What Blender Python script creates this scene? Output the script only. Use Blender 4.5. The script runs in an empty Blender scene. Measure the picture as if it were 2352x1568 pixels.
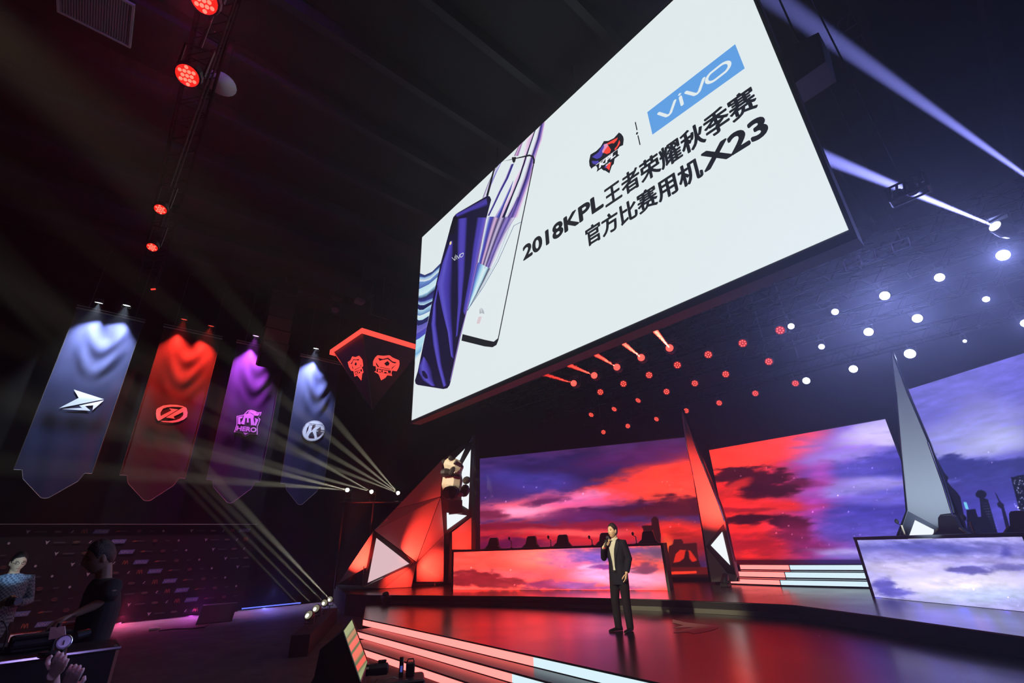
import bpy, bmesh, math, random
import numpy as np
from mathutils import Vector, Matrix
from mathutils.geometry import tessellate_polygon

random.seed(7)
SC = bpy.context.scene
COL = SC.collection
PI = math.pi

# ------------------------------------------------------------------ camera, world, exposure
# hall axes: X along the stage front, Y from the audience into the stage, Z up, metres
CAM_H = 1.775
FPX, PITCH, ROLL, YAW = 1044.58, math.radians(24.154), math.radians(-2.119), math.radians(48.47)
_r0 = np.array([1, 0, 0.]); _u0 = np.array([0, -math.sin(PITCH), math.cos(PITCH)]); _f0 = np.array([0, math.cos(PITCH), math.sin(PITCH)])
_M = np.array([[math.cos(YAW), -math.sin(YAW), 0], [math.sin(YAW), math.cos(YAW), 0], [0, 0, 1]])
CR = _M @ (math.cos(ROLL) * _r0 + math.sin(ROLL) * _u0)
CU = _M @ (-math.sin(ROLL) * _r0 + math.cos(ROLL) * _u0)
CF = _M @ _f0
CO = np.array([0, 0, CAM_H])

cd = bpy.data.cameras.new('camera'); cam = bpy.data.objects.new('camera', cd); COL.objects.link(cam)
cd.sensor_width = 36; cd.lens = 36 * FPX / 2352; cd.clip_end = 200; cd.clip_start = 0.05
cam.matrix_world = Matrix(((CR[0], CU[0], -CF[0], 0), (CR[1], CU[1], -CF[1], 0), (CR[2], CU[2], -CF[2], CAM_H), (0, 0, 0, 1)))
SC.camera = cam
SC.view_settings.view_transform = 'Standard'; SC.view_settings.look = 'None'
SC.view_settings.gamma = 1; SC.view_settings.use_curve_mapping = False; SC.view_settings.exposure = 0.0
SC.cycles.max_bounces = 5; SC.cycles.diffuse_bounces = 2; SC.cycles.glossy_bounces = 3
SC.cycles.volume_bounces = 0; SC.cycles.transparent_max_bounces = 4
SC.cycles.use_denoising = True
SC.cycles.sample_clamp_indirect = 3.0
HAZE = 0.0042
w = bpy.data.worlds.new('world'); SC.world = w; w.use_nodes = True
wn = w.node_tree.nodes; wn['Background'].inputs['Color'].default_value = (0, 0, 0, 1); wn['Background'].inputs['Strength'].default_value = 0
_v = wn.new('ShaderNodeVolumeScatter'); _v.inputs['Color'].default_value = (1, 1, 1, 1); _v.inputs['Density'].default_value = HAZE
_v.inputs['Anisotropy'].default_value = 0.7
w.node_tree.links.new(_v.outputs[0], wn['World Output'].inputs['Volume'])


def ray(x, y): return CR * (x - 1176) / FPX - CU * (y - 784) / FPX + CF
def pix(x, y, P, n):
    d = ray(x, y); n = np.array(n, float)
    return Vector(CO + d * (((np.array(P, float) - CO) @ n) / (d @ n)))
def PX(x, y, v): return pix(x, y, (v, 0, 0), (1, 0, 0))
def PY(x, y, v): return pix(x, y, (0, v, 0), (0, 1, 0))
def PZ(x, y, v): return pix(x, y, (0, 0, v), (0, 0, 1))
def at(x, y, dist): return Vector(CO + ray(x, y) * dist)
def proj(P):
    d = np.asarray(P, float) - CO; z = d @ CF
    return 1176 + FPX * (d @ CR) / z, 784 - FPX * (d @ CU) / z


def lin(c):
    c = c / 255.0
    return c / 12.92 if c <= 0.04045 else ((c + 0.055) / 1.055) ** 2.4
def rgb(r, g, b): return (lin(r), lin(g), lin(b))
def np_lin(a):
    a = np.clip(a / 255.0, 0, 1); return np.where(a <= 0.04045, a / 12.92, ((a + 0.055) / 1.055) ** 2.4)

# ------------------------------------------------------------------ materials
MATS = {}
def mat(name, col=(0.5, 0.5, 0.5), rough=0.5, metal=0.0, emit=None, es=1.0, spec=0.5, bump=0, bscale=30, mottled=0.0, mscale=4, sheen=0, sampling='AUTO', ior=1.5, rough_var=0):
    if name in MATS: return MATS[name]
    m = bpy.data.materials.new(name); m.use_nodes = True; nt = m.node_tree; b = nt.nodes['Principled BSDF']
    b.inputs['Base Color'].default_value = (*col, 1); b.inputs['Roughness'].default_value = rough; b.inputs['Metallic'].default_value = metal
    b.inputs['Specular IOR Level'].default_value = spec; b.inputs['IOR'].default_value = ior
    if sheen: b.inputs['Sheen Weight'].default_value = sheen
    if emit: b.inputs['Emission Color'].default_value = (*emit, 1); b.inputs['Emission Strength'].default_value = es
    if bump or mottled or rough_var:
        tc = nt.nodes.new('ShaderNodeTexCoord')
    if bump:
        n = nt.nodes.new('ShaderNodeTexNoise'); n.inputs['Scale'].default_value = bscale; n.inputs['Detail'].default_value = 4
        bp = nt.nodes.new('ShaderNodeBump'); bp.inputs['Strength'].default_value = bump; bp.inputs['Distance'].default_value = 0.02
        nt.links.new(tc.outputs['Object'], n.inputs['Vector']); nt.links.new(n.outputs['Fac'], bp.inputs['Height']); nt.links.new(bp.outputs[0], b.inputs['Normal'])
    if mottled:
        n = nt.nodes.new('ShaderNodeTexNoise'); n.inputs['Scale'].default_value = mscale; n.inputs['Detail'].default_value = 6
        r = nt.nodes.new('ShaderNodeValToRGB'); r.color_ramp.elements[0].position = .3; r.color_ramp.elements[1].position = .7
        k = 1 - mottled
        r.color_ramp.elements[0].color = (col[0] * k, col[1] * k, col[2] * k, 1); r.color_ramp.elements[1].color = (*[min(1, c * (1 + mottled)) for c in col], 1)
        nt.links.new(tc.outputs['Object'], n.inputs['Vector']); nt.links.new(n.outputs['Fac'], r.inputs['Fac']); nt.links.new(r.outputs['Color'], b.inputs['Base Color'])
    if rough_var:
        n = nt.nodes.new('ShaderNodeTexNoise'); n.inputs['Scale'].default_value = 1.3; n.inputs['Detail'].default_value = 5
        mr = nt.nodes.new('ShaderNodeMapRange'); mr.inputs['To Min'].default_value = rough - rough_var; mr.inputs['To Max'].default_value = rough + rough_var
        nt.links.new(tc.outputs['Object'], n.inputs['Vector']); nt.links.new(n.outputs['Fac'], mr.inputs['Value']); nt.links.new(mr.outputs[0], b.inputs['Roughness'])
    try: m.cycles.emission_sampling = sampling
    except Exception: pass
    MATS[name] = m; return m
def emis(name, col, s=1.0, sampling='AUTO'):
    return mat(name, (0.0, 0.0, 0.0), 0.6, emit=col, es=s, spec=0.1, sampling=sampling)
def attr_mat(name, s=1.0, sampling='NONE'):
    """LED surface that shows the colours stored on its pixels"""
    if name in MATS: return MATS[name]
    m = mat(name, (0, 0, 0), 0.55, emit=(1, 1, 1), es=s, spec=0.15, sampling=sampling); nt = m.node_tree
    a = nt.nodes.new('ShaderNodeVertexColor'); a.layer_name = 'Col'
    nt.links.new(a.outputs['Color'], nt.nodes['Principled BSDF'].inputs['Emission Color'])
    return m

# ------------------------------------------------------------------ mesh builder
ROOTLOC = {}
def root_of(o):
    while o.parent is not None: o = o.parent
    return o
def tag(o, label=None, cat=None, group=None, kind=None):
    if label: o['label'] = label
    if cat: o['category'] = cat
    if group: o['group'] = group
    if kind: o['kind'] = kind
    return o
def thing(name, label, cat, loc=(0, 0, 0), group=None, mw=None):
    o = bpy.data.objects.new(name, None); COL.objects.link(o); o.empty_display_size = .1
    if mw is not None: o.matrix_world = mw
    else: o.location = loc
    return tag(o, label, cat, group)

def frame_to(d, up=(0, 0, 1)):
    """rotation whose -Z axis points along d"""
    z = -Vector(d).normalized(); u = Vector(up)
    x = u.cross(z)
    if x.length < 1e-4: x = Vector((1, 0, 0)).cross(z)
    x.normalize(); y = z.cross(x)
    return Matrix((x, y, z)).transposed()

class MB:
    def __init__(s): s.v = []; s.f = []; s.m = []; s.c = None
    def add(s, vs, fs, mi=0):
        o = len(s.v); s.v += [Vector(v) for v in vs]
        for f in fs: s.f.append([i + o for i in f]); s.m.append(mi)
        return s
    def box(s, c, d, R=None, mi=0):
        c = Vector(c); vs = []
        for x in (-.5, .5):
            for y in (-.5, .5):
                for z in (-.5, .5):
                    p = Vector((x * d[0], y * d[1], z * d[2])); vs.append((R @ p if R else p) + c)
        return s.add(vs, [(0, 1, 3, 2), (4, 6, 7, 5), (0, 4, 5, 1), (2, 3, 7, 6), (0, 2, 6, 4), (1, 5, 7, 3)], mi)
    def ab(s, a, b, mi=0):
        a = Vector(a); b = Vector(b); return s.box((a + b) / 2, [abs(x) for x in (b - a)], mi=mi)
    def bevbox(s, c, d, r, R=None, mi=0):
        """box with chamfered vertical edges and top/bottom chamfer"""
        hx, hy, hz = [k / 2 for k in d]; c = Vector(c); rings = []
        for z, ins in ((-hz, r), (-hz + r, 0), (hz - r, 0), (hz, r)):
            x, y = hx - ins, hy - ins; q = r
            rings.append([(x - q, -y, z), (x, -y + q, z), (x, y - q, z), (x - q, y, z), (-x + q, y, z), (-x, y - q, z), (-x, -y + q, z), (-x + q, -y, z)])
        vs = [(R @ Vector(p) if R else Vector(p)) + c for ring in rings for p in ring]; fs = [list(range(7, -1, -1)), [24 + i for i in range(8)]]
        for k in range(3):
            for i in range(8): fs.append((k * 8 + i, k * 8 + (i + 1) % 8, k * 8 + 8 + (i + 1) % 8, k * 8 + 8 + i))
        return s.add(vs, fs, mi)
    def tube(s, pts, r, n=8, mi=0, cap=True):
        pts = [Vector(p) for p in pts]; rs = r if isinstance(r, (list, tuple)) else [r] * len(pts); vs = []; fs = []
        ref = None
        for i, p in enumerate(pts):
            t = (pts[min(i + 1, len(pts) - 1)] - pts[max(i - 1, 0)])
            if t.length < 1e-9: t = Vector((0, 0, 1))
            t.normalize()
            if ref is None: ref = t.orthogonal().normalized()
            ref = (ref - t * ref.dot(t))
            if ref.length < 1e-6: ref = t.orthogonal()
            ref.normalize(); b = t.cross(ref)
            for k in range(n):
                a = 2 * PI * k / n; vs.append(p + (ref * math.cos(a) + b * math.sin(a)) * rs[i])
        for i in range(len(pts) - 1):
            for k in range(n): fs.append((i * n + k, i * n + (k + 1) % n, (i + 1) * n + (k + 1) % n, (i + 1) * n + k))
        if cap: fs.append(list(range(n - 1, -1, -1))); fs.append([(len(pts) - 1) * n + k for k in range(n)])
        return s.add(vs, fs, mi)
    def loft(s, rings, mi=0, cap=True):
        n = len(rings[0]); vs = [p for r in rings for p in r]; fs = []
        for i in range(len(rings) - 1):
            for k in range(n): fs.append((i * n + k, i * n + (k + 1) % n, (i + 1) * n + (k + 1) % n, (i + 1) * n + k))
        if cap: fs.append(list(range(n - 1, -1, -1))); fs.append([(len(rings) - 1) * n + k for k in range(n)])
        return s.add(vs, fs, mi)
    def lathe(s, prof, M=None, n=16, mi=0):
        rings = [[Vector((r * math.cos(2 * PI * k / n), r * math.sin(2 * PI * k / n), z)) for k in range(n)] for r, z in prof]
        if M is not None: rings = [[M @ p for p in r] for r in rings]
        return s.loft(rings, mi)
    def sphere(s, c, r, n=12, m=8, R=None, mi=0):
        c = Vector(c); r = r if hasattr(r, '__len__') else (r, r, r); vs = []; fs = []
        for i in range(m + 1):
            t = PI * i / m
            for k in range(n):
                a = 2 * PI * k / n; p = Vector((r[0] * math.sin(t) * math.cos(a), r[1] * math.sin(t) * math.sin(a), r[2] * math.cos(t)))
                vs.append((R @ p if R else p) + c)
        for i in range(m):
            for k in range(n): fs.append((i * n + k, (i + 1) * n + k, (i + 1) * n + (k + 1) % n, i * n + (k + 1) % n))
        return s.add(vs, fs, mi)
    def poly(s, pts, mi=0, holes=()):
        loops = [[Vector(p) for p in pts]] + [[Vector(p) for p in h] for h in holes]
        tri = tessellate_polygon(loops); flat = [p for l in loops for p in l]
        return s.add(flat, tri, mi)
    def prism(s, pts, ext, mi=0, mis=None):
        """flat polygon pts pushed along ext"""
        n = len(pts); a = [Vector(p) for p in pts]; b = [p + Vector(ext) for p in a]; tri = tessellate_polygon([a])
        s.add(a, tri, mi); s.add(b, [t[::-1] for t in tri], mi if mis is None else mis)
        return s.add(a + b, [(i, (i + 1) % n, n + (i + 1) % n, n + i) for i in range(n)], mi if mis is None else mis)
    def build(s, name, mats, parent=None, smooth=False, local=False, label=None, base=True, fix=True):
        me = bpy.data.meshes.new(name); vs = s.v; loc = Vector((0, 0, 0))
        if parent is not None:
            if not local:
                im = root_of(parent).matrix_world if False else None
                loc0 = root_of(parent).location; vs = [v - loc0 for v in vs]
        elif base and vs:
            lo = Vector([min(v[k] for v in vs) for k in range(3)]); hi = Vector([max(v[k] for v in vs) for k in range(3)])
            loc = Vector(((lo.x + hi.x) / 2, (lo.y + hi.y) / 2, lo.z)); vs = [v - loc for v in vs]
        me.from_pydata([tuple(v) for v in vs], [], s.f)
        for m in (mats if isinstance(mats, (list, tuple)) else [mats]): me.materials.append(m)
        me.polygons.foreach_set('material_index', s.m)
        if fix:
            bm = bmesh.new(); bm.from_mesh(me); bmesh.ops.recalc_face_normals(bm, faces=bm.faces); bm.to_mesh(me); bm.free()
        if s.c is not None:
            ca = me.color_attributes.new('Col', 'FLOAT_COLOR', 'POINT')
            a = np.ones((len(vs), 4), np.float32); a[:, :3] = np.asarray(s.c, np.float32); ca.data.foreach_set('color', a.ravel())
        if smooth: me.polygons.foreach_set('use_smooth', [True] * len(me.polygons))
        me.update(); o = bpy.data.objects.new(name, me); COL.objects.link(o); o.location = loc
        if parent is not None: o.parent = parent
        if label: o['label'] = label
        return o
def copy_tree(o, parent=None):
    c = o.copy(); COL.objects.link(c)
    if parent is not None: c.parent = parent
    for ch in list(o.children): copy_tree(ch, c)
    return c

def lamp(name, kind, loc, energy, color, parent=None, dirv=None, size=45, blend=.3, rad=.03, sx=None, sy=None):
    d = bpy.data.lights.new(name, kind); d.energy = energy; d.color = color
    if kind == 'SPOT': d.spot_size = math.radians(size); d.spot_blend = blend
    if kind in ('SPOT', 'POINT'): d.shadow_soft_size = rad
    if kind == 'AREA':
        d.shape = 'RECTANGLE'; d.size = sx; d.size_y = sy
    o = bpy.data.objects.new(name, d); COL.objects.link(o)
    R = frame_to(dirv) if dirv is not None else Matrix.Identity(3)
    M = Matrix.Translation(loc) @ R.to_4x4()
    if parent is not None:
        o.parent = parent; o.matrix_parent_inverse = Matrix.Identity(4)
        o.matrix_local = Matrix.Translation(Vector(loc) - root_of(parent).location) @ R.to_4x4()
    else: o.matrix_world = M
    return o

# flat graphics helpers -------------------------------------------------------
def stroke_polys(pts, wd, closed=False):
    """thick 2-D line as quads plus round joints; returns list of polygons"""
    out = []; n = len(pts); seg = n if closed else n - 1
    for i in range(seg):
        a = Vector(pts[i]); b = Vector(pts[(i + 1) % n]); t = (b - a)
        if t.length < 1e-9: continue
        t.normalize(); q = Vector((-t.y, t.x)) * wd / 2
        out.append([a + q, b + q, b - q, a - q])
    for p in pts: out.append([Vector(p) + Vector((math.cos(k * PI / 5), math.sin(k * PI / 5))) * wd / 2 for k in range(10)])
    return out
_TXT = {}
def text_mesh(s, off=0.0, spacing=1.0):
    k = (s, off, spacing)
    if k in _TXT: return _TXT[k]
    cu = bpy.data.curves.new('t', 'FONT'); cu.body = s; cu.size = 1; cu.offset = off; cu.fill_mode = 'FRONT'; cu.space_character = spacing; cu.resolution_u = 4
    ob = bpy.data.objects.new('t', cu); COL.objects.link(ob)
    dg = bpy.context.evaluated_depsgraph_get(); dg.update()
    me = bpy.data.meshes.new_from_object(ob.evaluated_get(dg))
    vs = [v.co.copy() for v in me.vertices]; fs = [list(p.vertices) for p in me.polygons]
    bpy.data.objects.remove(ob); bpy.data.curves.remove(cu); bpy.data.meshes.remove(me)
    _TXT[k] = (vs, fs); return _TXT[k]
def put_text(mb, s, origin, ux, uy, width, height, off=0.0, mi=0, spacing=1.0, shear=0.0):
    """text stretched to width x height in the plane (ux, uy)"""
    vs, fs = text_mesh(s, off, spacing)
    if not vs: return
    x0 = min(v.x for v in vs); x1 = max(v.x for v in vs); y0 = min(v.y for v in vs); y1 = max(v.y for v in vs)
    o = Vector(origin); ux = Vector(ux); uy = Vector(uy)
    mb.add([o + ux * ((v.x - x0) / (x1 - x0) * width + shear * (v.y - y0) / (y1 - y0)) + uy * ((v.y - y0) / (y1 - y0) * height) for v in vs], fs, mi)

# ------------------------------------------------------------------ painted LED pictures (numpy clouds)
_tab = {}
def vnoise(x, y, seed):
    if seed not in _tab: _tab[seed] = np.random.RandomState(seed).rand(256, 256)
    t = _tab[seed]; xi = np.floor(x).astype(int); yi = np.floor(y).astype(int); fx = x - xi; fy = y - yi
    fx = fx * fx * (3 - 2 * fx); fy = fy * fy * (3 - 2 * fy)
    g = lambda a, b: t[(xi + a) % 256, (yi + b) % 256]
    return (g(0, 0) * (1 - fx) + g(1, 0) * fx) * (1 - fy) + (g(0, 1) * (1 - fx) + g(1, 1) * fx) * fy
def fbm(x, y, seed, o=5):
    s = 0; a = .5; n = 0
    for i in range(o):
        s = s + a * vnoise(x * 2 ** i + i * 17.3, y * 2 ** i + i * 9.1, seed + i); n += a; a *= .55
    return s / n
def sstep(a, b, x):
    t = np.clip((x - a) / (b - a), 0, 1); return t * t * (3 - 2 * t)
def inpoly(x, y, poly):
    c = np.zeros(x.shape, bool); n = len(poly)
    for i in range(n):
        x0, y0 = poly[i]; x1, y1 = poly[(i + 1) % n]
        if y0 == y1: continue
        c ^= ((y0 > y) != (y1 > y)) & (x < (x1 - x0) * (y - y0) / (y1 - y0) + x0)
    return c
def paint(x, y, base, blobs, seed=3, sx=70., sy=32., slope=0.0, warp=16, polys=(), stars=0):
    """x, y: picture coordinates of every LED; blobs: (colour, cx, cy, rx, ry, softness, noise, strength)"""
    X = x; Yv = y - slope * x
    w1 = fbm(X / sx, Yv / sy, seed) - .5; w2 = fbm(X / sx + 40, Yv / sy + 7, seed + 20) - .5
    xx = x + warp * 2 * w1; yy = y + warp * 1.2 * w2
    n3 = fbm(X / (sx * .45), Yv / (sy * .35), seed + 40) - .5
    col = np.zeros(x.shape + (3,)) + np.array(base, float)
    col = col * (1 + .5 * n3[..., None])
    for b in blobs:
        c, cx, cy, rx, ry, soft, nz, st = b[:8]; ang = b[8] if len(b) > 8 else 0
        ca, sa = math.cos(math.radians(ang)), math.sin(math.radians(ang))
        dx = xx - cx; dy = yy - cy; ux = dx * ca + dy * sa; uy = -dx * sa + dy * ca
        d = np.sqrt((ux / rx) ** 2 + (uy / ry) ** 2) + nz * n3 * 2.2
        m = (1 - sstep(1 - soft, 1 + soft, d)) * st
        col = col * (1 - m[..., None]) + (np.array(c, float) * (1 + .32 * n3[..., None])) * m[..., None]
    if stars:
        rs = np.random.RandomState(seed)
        x0, x1, y0, y1 = x.min(), x.max(), y.min(), y.max()
        for i in range(stars):
            sx0, sy0 = x0 + rs.rand() * (x1 - x0), y0 + (.3 + .6 * rs.rand()) * (y1 - y0); k = np.exp(-((x - sx0) ** 2 + (y - sy0) ** 2) / 1.8) * (.12 + .75 * rs.rand() ** 2)
            col = col + k[..., None] * np.array((190, 150, 170.))
    for c, pl in polys:
        m = sum(inpoly(x + a, y + b, pl).astype(float) for a, b in ((-.6, -.25), (.25, -.6), (.6, .25), (-.25, .6), (0, 0))) / 5
        col = col * (1 - m[..., None]) + np.array(c, float) * m[..., None]
    return np.clip(col, 0, 255)
def led_grid(name, A, B, C, D, nu, nv, fn, material, parent, off, boost=1.0):
    """grid A(bottom left) B(bottom right) C(top right) D(top left); fn(px, py) -> sRGB picture"""
    A, B, C, D = [np.array(p, float) + np.array(off) for p in (A, B, C, D)]
    u = np.linspace(0, 1, nu + 1)[None, :, None]; v = np.linspace(0, 1, nv + 1)[:, None, None]
    P = (A * (1 - u) + B * u) * (1 - v) + (D * (1 - u) + C * u) * v
    d = P - CO; z = d @ CF; px = 1176 + FPX * (d @ CR) / z; py = 784 - FPX * (d @ CU) / z
    col = np_lin(fn(px, py)); col = col * (1 + (boost - 1) * sstep(.80, .98, col))
    # an LED wall clips its brightest channel in the photograph: let it shine a little harder than it shows
    mb = MB(); n1 = nu + 1
    mb.v = [Vector(p) for p in P.reshape(-1, 3)]
    mb.f = [(j * n1 + i, j * n1 + i + 1, (j + 1) * n1 + i + 1, (j + 1) * n1 + i) for j in range(nv) for i in range(nu)]
    mb.m = [0] * len(mb.f); mb.c = col.reshape(-1, 3)
    return mb.build(name, material, parent, smooth=False, fix=False)

# shared materials
BLACK = mat('black_paint', (.012, .012, .013), .5)
BLACKGLOSS = mat('black_gloss', (.012, .012, .014), .18, spec=.6)
BLACKCLOTH = mat('black_drape', (.008, .008, .009), .95, bump=.3, bscale=20)
STEEL = mat('dark_steel', (.09, .09, .1), .4, metal=.8)
SILVER = mat('silver_metal', (.6, .6, .62), .28, metal=1)
RUBBER = mat('black_rubber', (.015, .015, .015), .7)
DECK = mat('stage_gloss_floor', (.020, .014, .016), .25, spec=.7, ior=1.75, rough_var=.05, mottled=.25, mscale=1.2)
DECK.node_tree.nodes['Principled BSDF'].inputs['Coat Weight'].default_value = 0; DECK.node_tree.nodes['Principled BSDF'].inputs['Coat IOR'].default_value = 1.9; DECK.node_tree.nodes['Principled BSDF'].inputs['Coat Roughness'].default_value = .22
TREAD = mat('step_tread', (.10, .095, .1), .34, spec=.6)
FRAMEDARK = mat('maroon_dark_frame', (.03, .018, .02), .3)
PALEPANEL = mat('pale_scenic_panel', (.42, .40, .40), .55)

# ================================================================== SETTING
def struct(name, mb, m, **k):
    o = mb.build(name, m, **k); o['kind'] = 'structure'; return o
XL, XR, YF, YB, ZC = -20.55, 9.0, -6.0, 19.5, 12.4
FLOORM = mat('audience_carpet', (.075, .068, .07), .85, bump=.25, bscale=60, mottled=.35, mscale=2.5)
WALLM = mat('black_wall_paint', (.006, .006, .0065), .9, spec=.05, mottled=.3, mscale=.8)
CEILM = mat('dark_ceiling_deck', (.010, .010, .013), .8, mottled=.3, mscale=.5)
struct('floor', MB().ab((XL - .2, YF, -.2), (XR, YB, 0)), FLOORM)
struct('ceiling', MB().ab((XL - .2, YF, ZC), (XR, YB, ZC + .2)), CEILM)
struct('wall_left', MB().ab((XL - .2, YF, 0), (XL, YB, ZC)), WALLM)
struct('wall_right', MB().ab((XR, YF, -.2), (XR + .2, YB, ZC + .2)), WALLM)
struct('wall_back', MB().ab((XL - .2, YB, -.2), (XR + .2, YB + .2, ZC + .2)), WALLM)
struct('wall_front', MB().ab((XL - .2, YF - .2, -.2), (XR + .2, YF, ZC + .2)), WALLM)
JOISTM = mat('ceiling_joist_paint', (.017, .017, .024), .8)
for i, x in enumerate(np.arange(-18.5, 8.6, 1.9)):
    struct('trim_%d' % (i + 1), MB().ab((x - .09, YF, ZC - .42), (x + .09, YB, ZC)), JOISTM)

# ================================================================== BIG HANGING SCREEN
YS = 6.04
def S(px, py, d=0.0):
    p = PY(px, py, YS); p.y -= d; p.z = min(p.z, 11.215); p.x = max(p.x, -11.128); return p
TLx, BRx = -11.13, -0.655
zb, zt = 5.05, 11.22
scr = thing('hanging_led_screen', 'huge white LED screen hung over the stage front showing a purple phone and black lettering', 'led screen', ((TLx + BRx) / 2, YS + .1, zb - .08))
mb = MB(); mb.ab((TLx - .05, YS + .012, zb - .1), (BRx + .05, YS + .3, zt + .06)); mb.build('cabinet', BLACK, scr)
SCRW = emis('led_white', rgb(229, 239, 241), .98)
mb = MB(); mb.add([(TLx, YS, zb - .02), (BRx, YS, zb + .045), (BRx, YS, zt), (TLx, YS, zt)], [(0, 1, 2, 3)]); disp = mb.build('display', SCRW, scr, fix=False)
for x in (-10.2, -7.3, -4.4, -1.5):
    MB().tube([(x, YS + .15, zt), (x, YS + .15, ZC)], .02, 6).build('hanging_cable', STEEL, scr)

INK = emis('led_ink', rgb(22, 24, 30), 1)
NAVY = rgb(25, 20, 70)
# lettering
hl = MB()
def xs(px, py): return PY(px, py, YS).x
def line_text(mb, s, x0, x1, z0, z1, off, d=.008, mi=0):
    for i, (a, b) in enumerate([(0, 0)] + [(off * math.cos(t), off * math.sin(t)) for t in np.linspace(0, 2 * PI, 17)[:-1]]):
        put_text(mb, s, (x0 + a, YS - d - i * .0004, z0 + b), (1, 0, 0), (0, 0, 1), x1 - x0, z1 - z0, 0, mi)
xA, xB, xC = xs(1204, 597), xs(1391, 476), xs(1741, 240)
line_text(hl, '2018KPL', xA, xB - .05, 7.70, 8.06, .022)
line_text(hl, '王者荣耀秋季赛', xB + .02, xC, 7.62, 8.08, .013)
hl.build('headline', INK, disp, fix=False)
sl = MB()
xD, xE, xF = xs(1350, 566), xs(1622, 425), xs(1767, 309)
zS0 = S(1350, 566).z; zS1 = S(1342, 535).z
print('subline z', zS0, zS1, S(1767, 309).z, S(1757, 277).z)
line_text(sl, '官方比赛用机', xD, xE, zS0 - .02, zS1 + .06, .013)
line_text(sl, 'X23', xE + .05, xF, zS0 + .03, zS1 + .03, .022)
sl.build('subline', INK, disp, fix=False)
# blue plate with the white word, plate corners from the panel layout
bp = MB(); BLUEP = emis('led_sky_blue', rgb(96, 160, 228), 1)
c4 = [S(1499, 309.5, .006), S(1711, 157.5, .006), S(1689, 102, .006), S(1487, 258, .006)]
bp.add(c4, [(0, 1, 2, 3)]); plate = bp.build('blue_plate', BLUEP, disp, fix=False)
def c3(x, y): return 1180 + x / 2.903, 80 + y / 2.903
def word_vivo(mb, quad, wd, d):
    """the rounded four-letter word drawn in a unit box (0..4.2 x 0..1) placed on a quad BL,BR,TR,TL"""
    bl, br, tr, tl = [Vector(q) for q in quad]
    def P(p): u = p[0] / 4.2; v = p[1]; return (bl * (1 - u) + br * u) * (1 - v) + (tl * (1 - u) + tr * u) * v
    polys = stroke_polys([(0, .92), (.42, .12), (.55, .06), (.68, .12), (1.08, .92)], wd)
    polys += stroke_polys([(1.42, .08), (1.42, .88)], wd)
    polys += [[(1.42 - .12, 1.16), (1.42, 1.04), (1.54, 1.16), (1.42, 1.28)]]
    polys += stroke_polys([(1.78, .92), (2.2, .12), (2.33, .06), (2.46, .12), (2.86, .92)], wd)
    o = []
    for k in range(20):
        a = 2 * PI * k / 20; cx = 3.6 + (.22 if math.cos(a) > 0 else -.22); o.append((cx + .42 * math.cos(a), .5 + .44 * math.sin(a)))
    polys += stroke_polys(o, wd, True)
    for q in polys:
        pts = [P(p) + Vector(d) for p in q]; mb.add(pts, [list(range(len(pts)))])
vq = [S(*c3(1015, 590)), S(*c3(1420, 300)), S(*c3(1395, 175)), S(*c3(975, 490))]
vq = [S(*c3(985, 548)), S(*c3(1450, 222)), S(*c3(1420, 150)), S(*c3(957, 478))]
# square the word to the plate
x0, x1 = xs(*c3(958, 515)), xs(*c3(1446, 205)); zlo, zhi = S(*c3(1030, 545)).z, S(*c3(1440, 180)).z
print('vivo box', x0, x1, zlo, zhi, [tuple(round(k, 2) for k in c) for c in c4])
pz = (c4[0].z + c4[1].z) / 2; ph = ((c4[3].z - c4[0].z) + (c4[2].z - c4[1].z)) / 2
pxw = c4[1].x - c4[0].x
vq = [(c4[0].x + .12 * pxw, YS, pz + .27 * ph), (c4[1].x - .11 * pxw, YS, pz + .27 * ph), (c4[1].x - .11 * pxw, YS, pz + .67 * ph), (c4[0].x + .12 * pxw, YS, pz + .67 * ph)]
wm = MB(); word_vivo(wm, vq, .2, (0, -.012, 0)); wm.build('white_word', SCRW, plate, fix=False)
# thin divider with a diamond
dv = MB()
for a, b in (((1458.5, 281.5), (1462.5, 300)), ((1464.5, 312), (1469.5, 334))):
    A, B = S(*a, .006), S(*b, .006); dv.add([A, B, B + Vector((.022, 0, 0)), A + Vector((.022, 0, 0))], [(0, 1, 2, 3)])
c = S(1463.6, 306.5, .006); dv.add([c + Vector((0, 0, .035)), c + Vector((.03, 0, 0)), c - Vector((0, 0, .035)), c - Vector((.03, 0, 0))], [(0, 1, 2, 3)])
dv.build('divider', INK, disp, fix=False)
# league crest on the screen
def c4p(x, y): return 1330 + x / 11.2, 280 + y / 11.2
cm = [emis('crest_black', rgb(18, 18, 30), 1), emis('crest_red', rgb(250, 70, 55), 1), emis('crest_blue', rgb(75, 65, 175), 1), emis('crest_white', rgb(240, 245, 250), 1), emis('crest_pink', rgb(225, 150, 190), 1)]
cr = MB()
def cpoly(pts, mi, d): cr.poly([S(*c4p(*p), d) for p in pts], mi)
cpoly([(1030, 275), (1090, 310), (1140, 380), (1155, 450), (1138, 600), (1050, 640), (1000, 710), (1000, 830), (1045, 855), (920, 950), (900, 1080), (850, 1130), (785, 1325), (670, 1250), (640, 1255), (575, 1200), (455, 1290), (480, 1210), (465, 1160), (430, 1130), (360, 1170), (325, 1210), (275, 1130), (262, 1010), (300, 840), (450, 750), (560, 640), (645, 495), (760, 490), (900, 420)], 0, .006)
cpoly([(1005, 405), (980, 470), (900, 560), (860, 550), (745, 590), (830, 720), (800, 800), (720, 830), (620, 790), (600, 740), (690, 640), (650, 585), (720, 560), (860, 480)], 1, .009)
cpoly([(1045, 465), (1065, 540), (1030, 610), (980, 680), (940, 740), (915, 700), (985, 620)], 1, .009)
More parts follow.
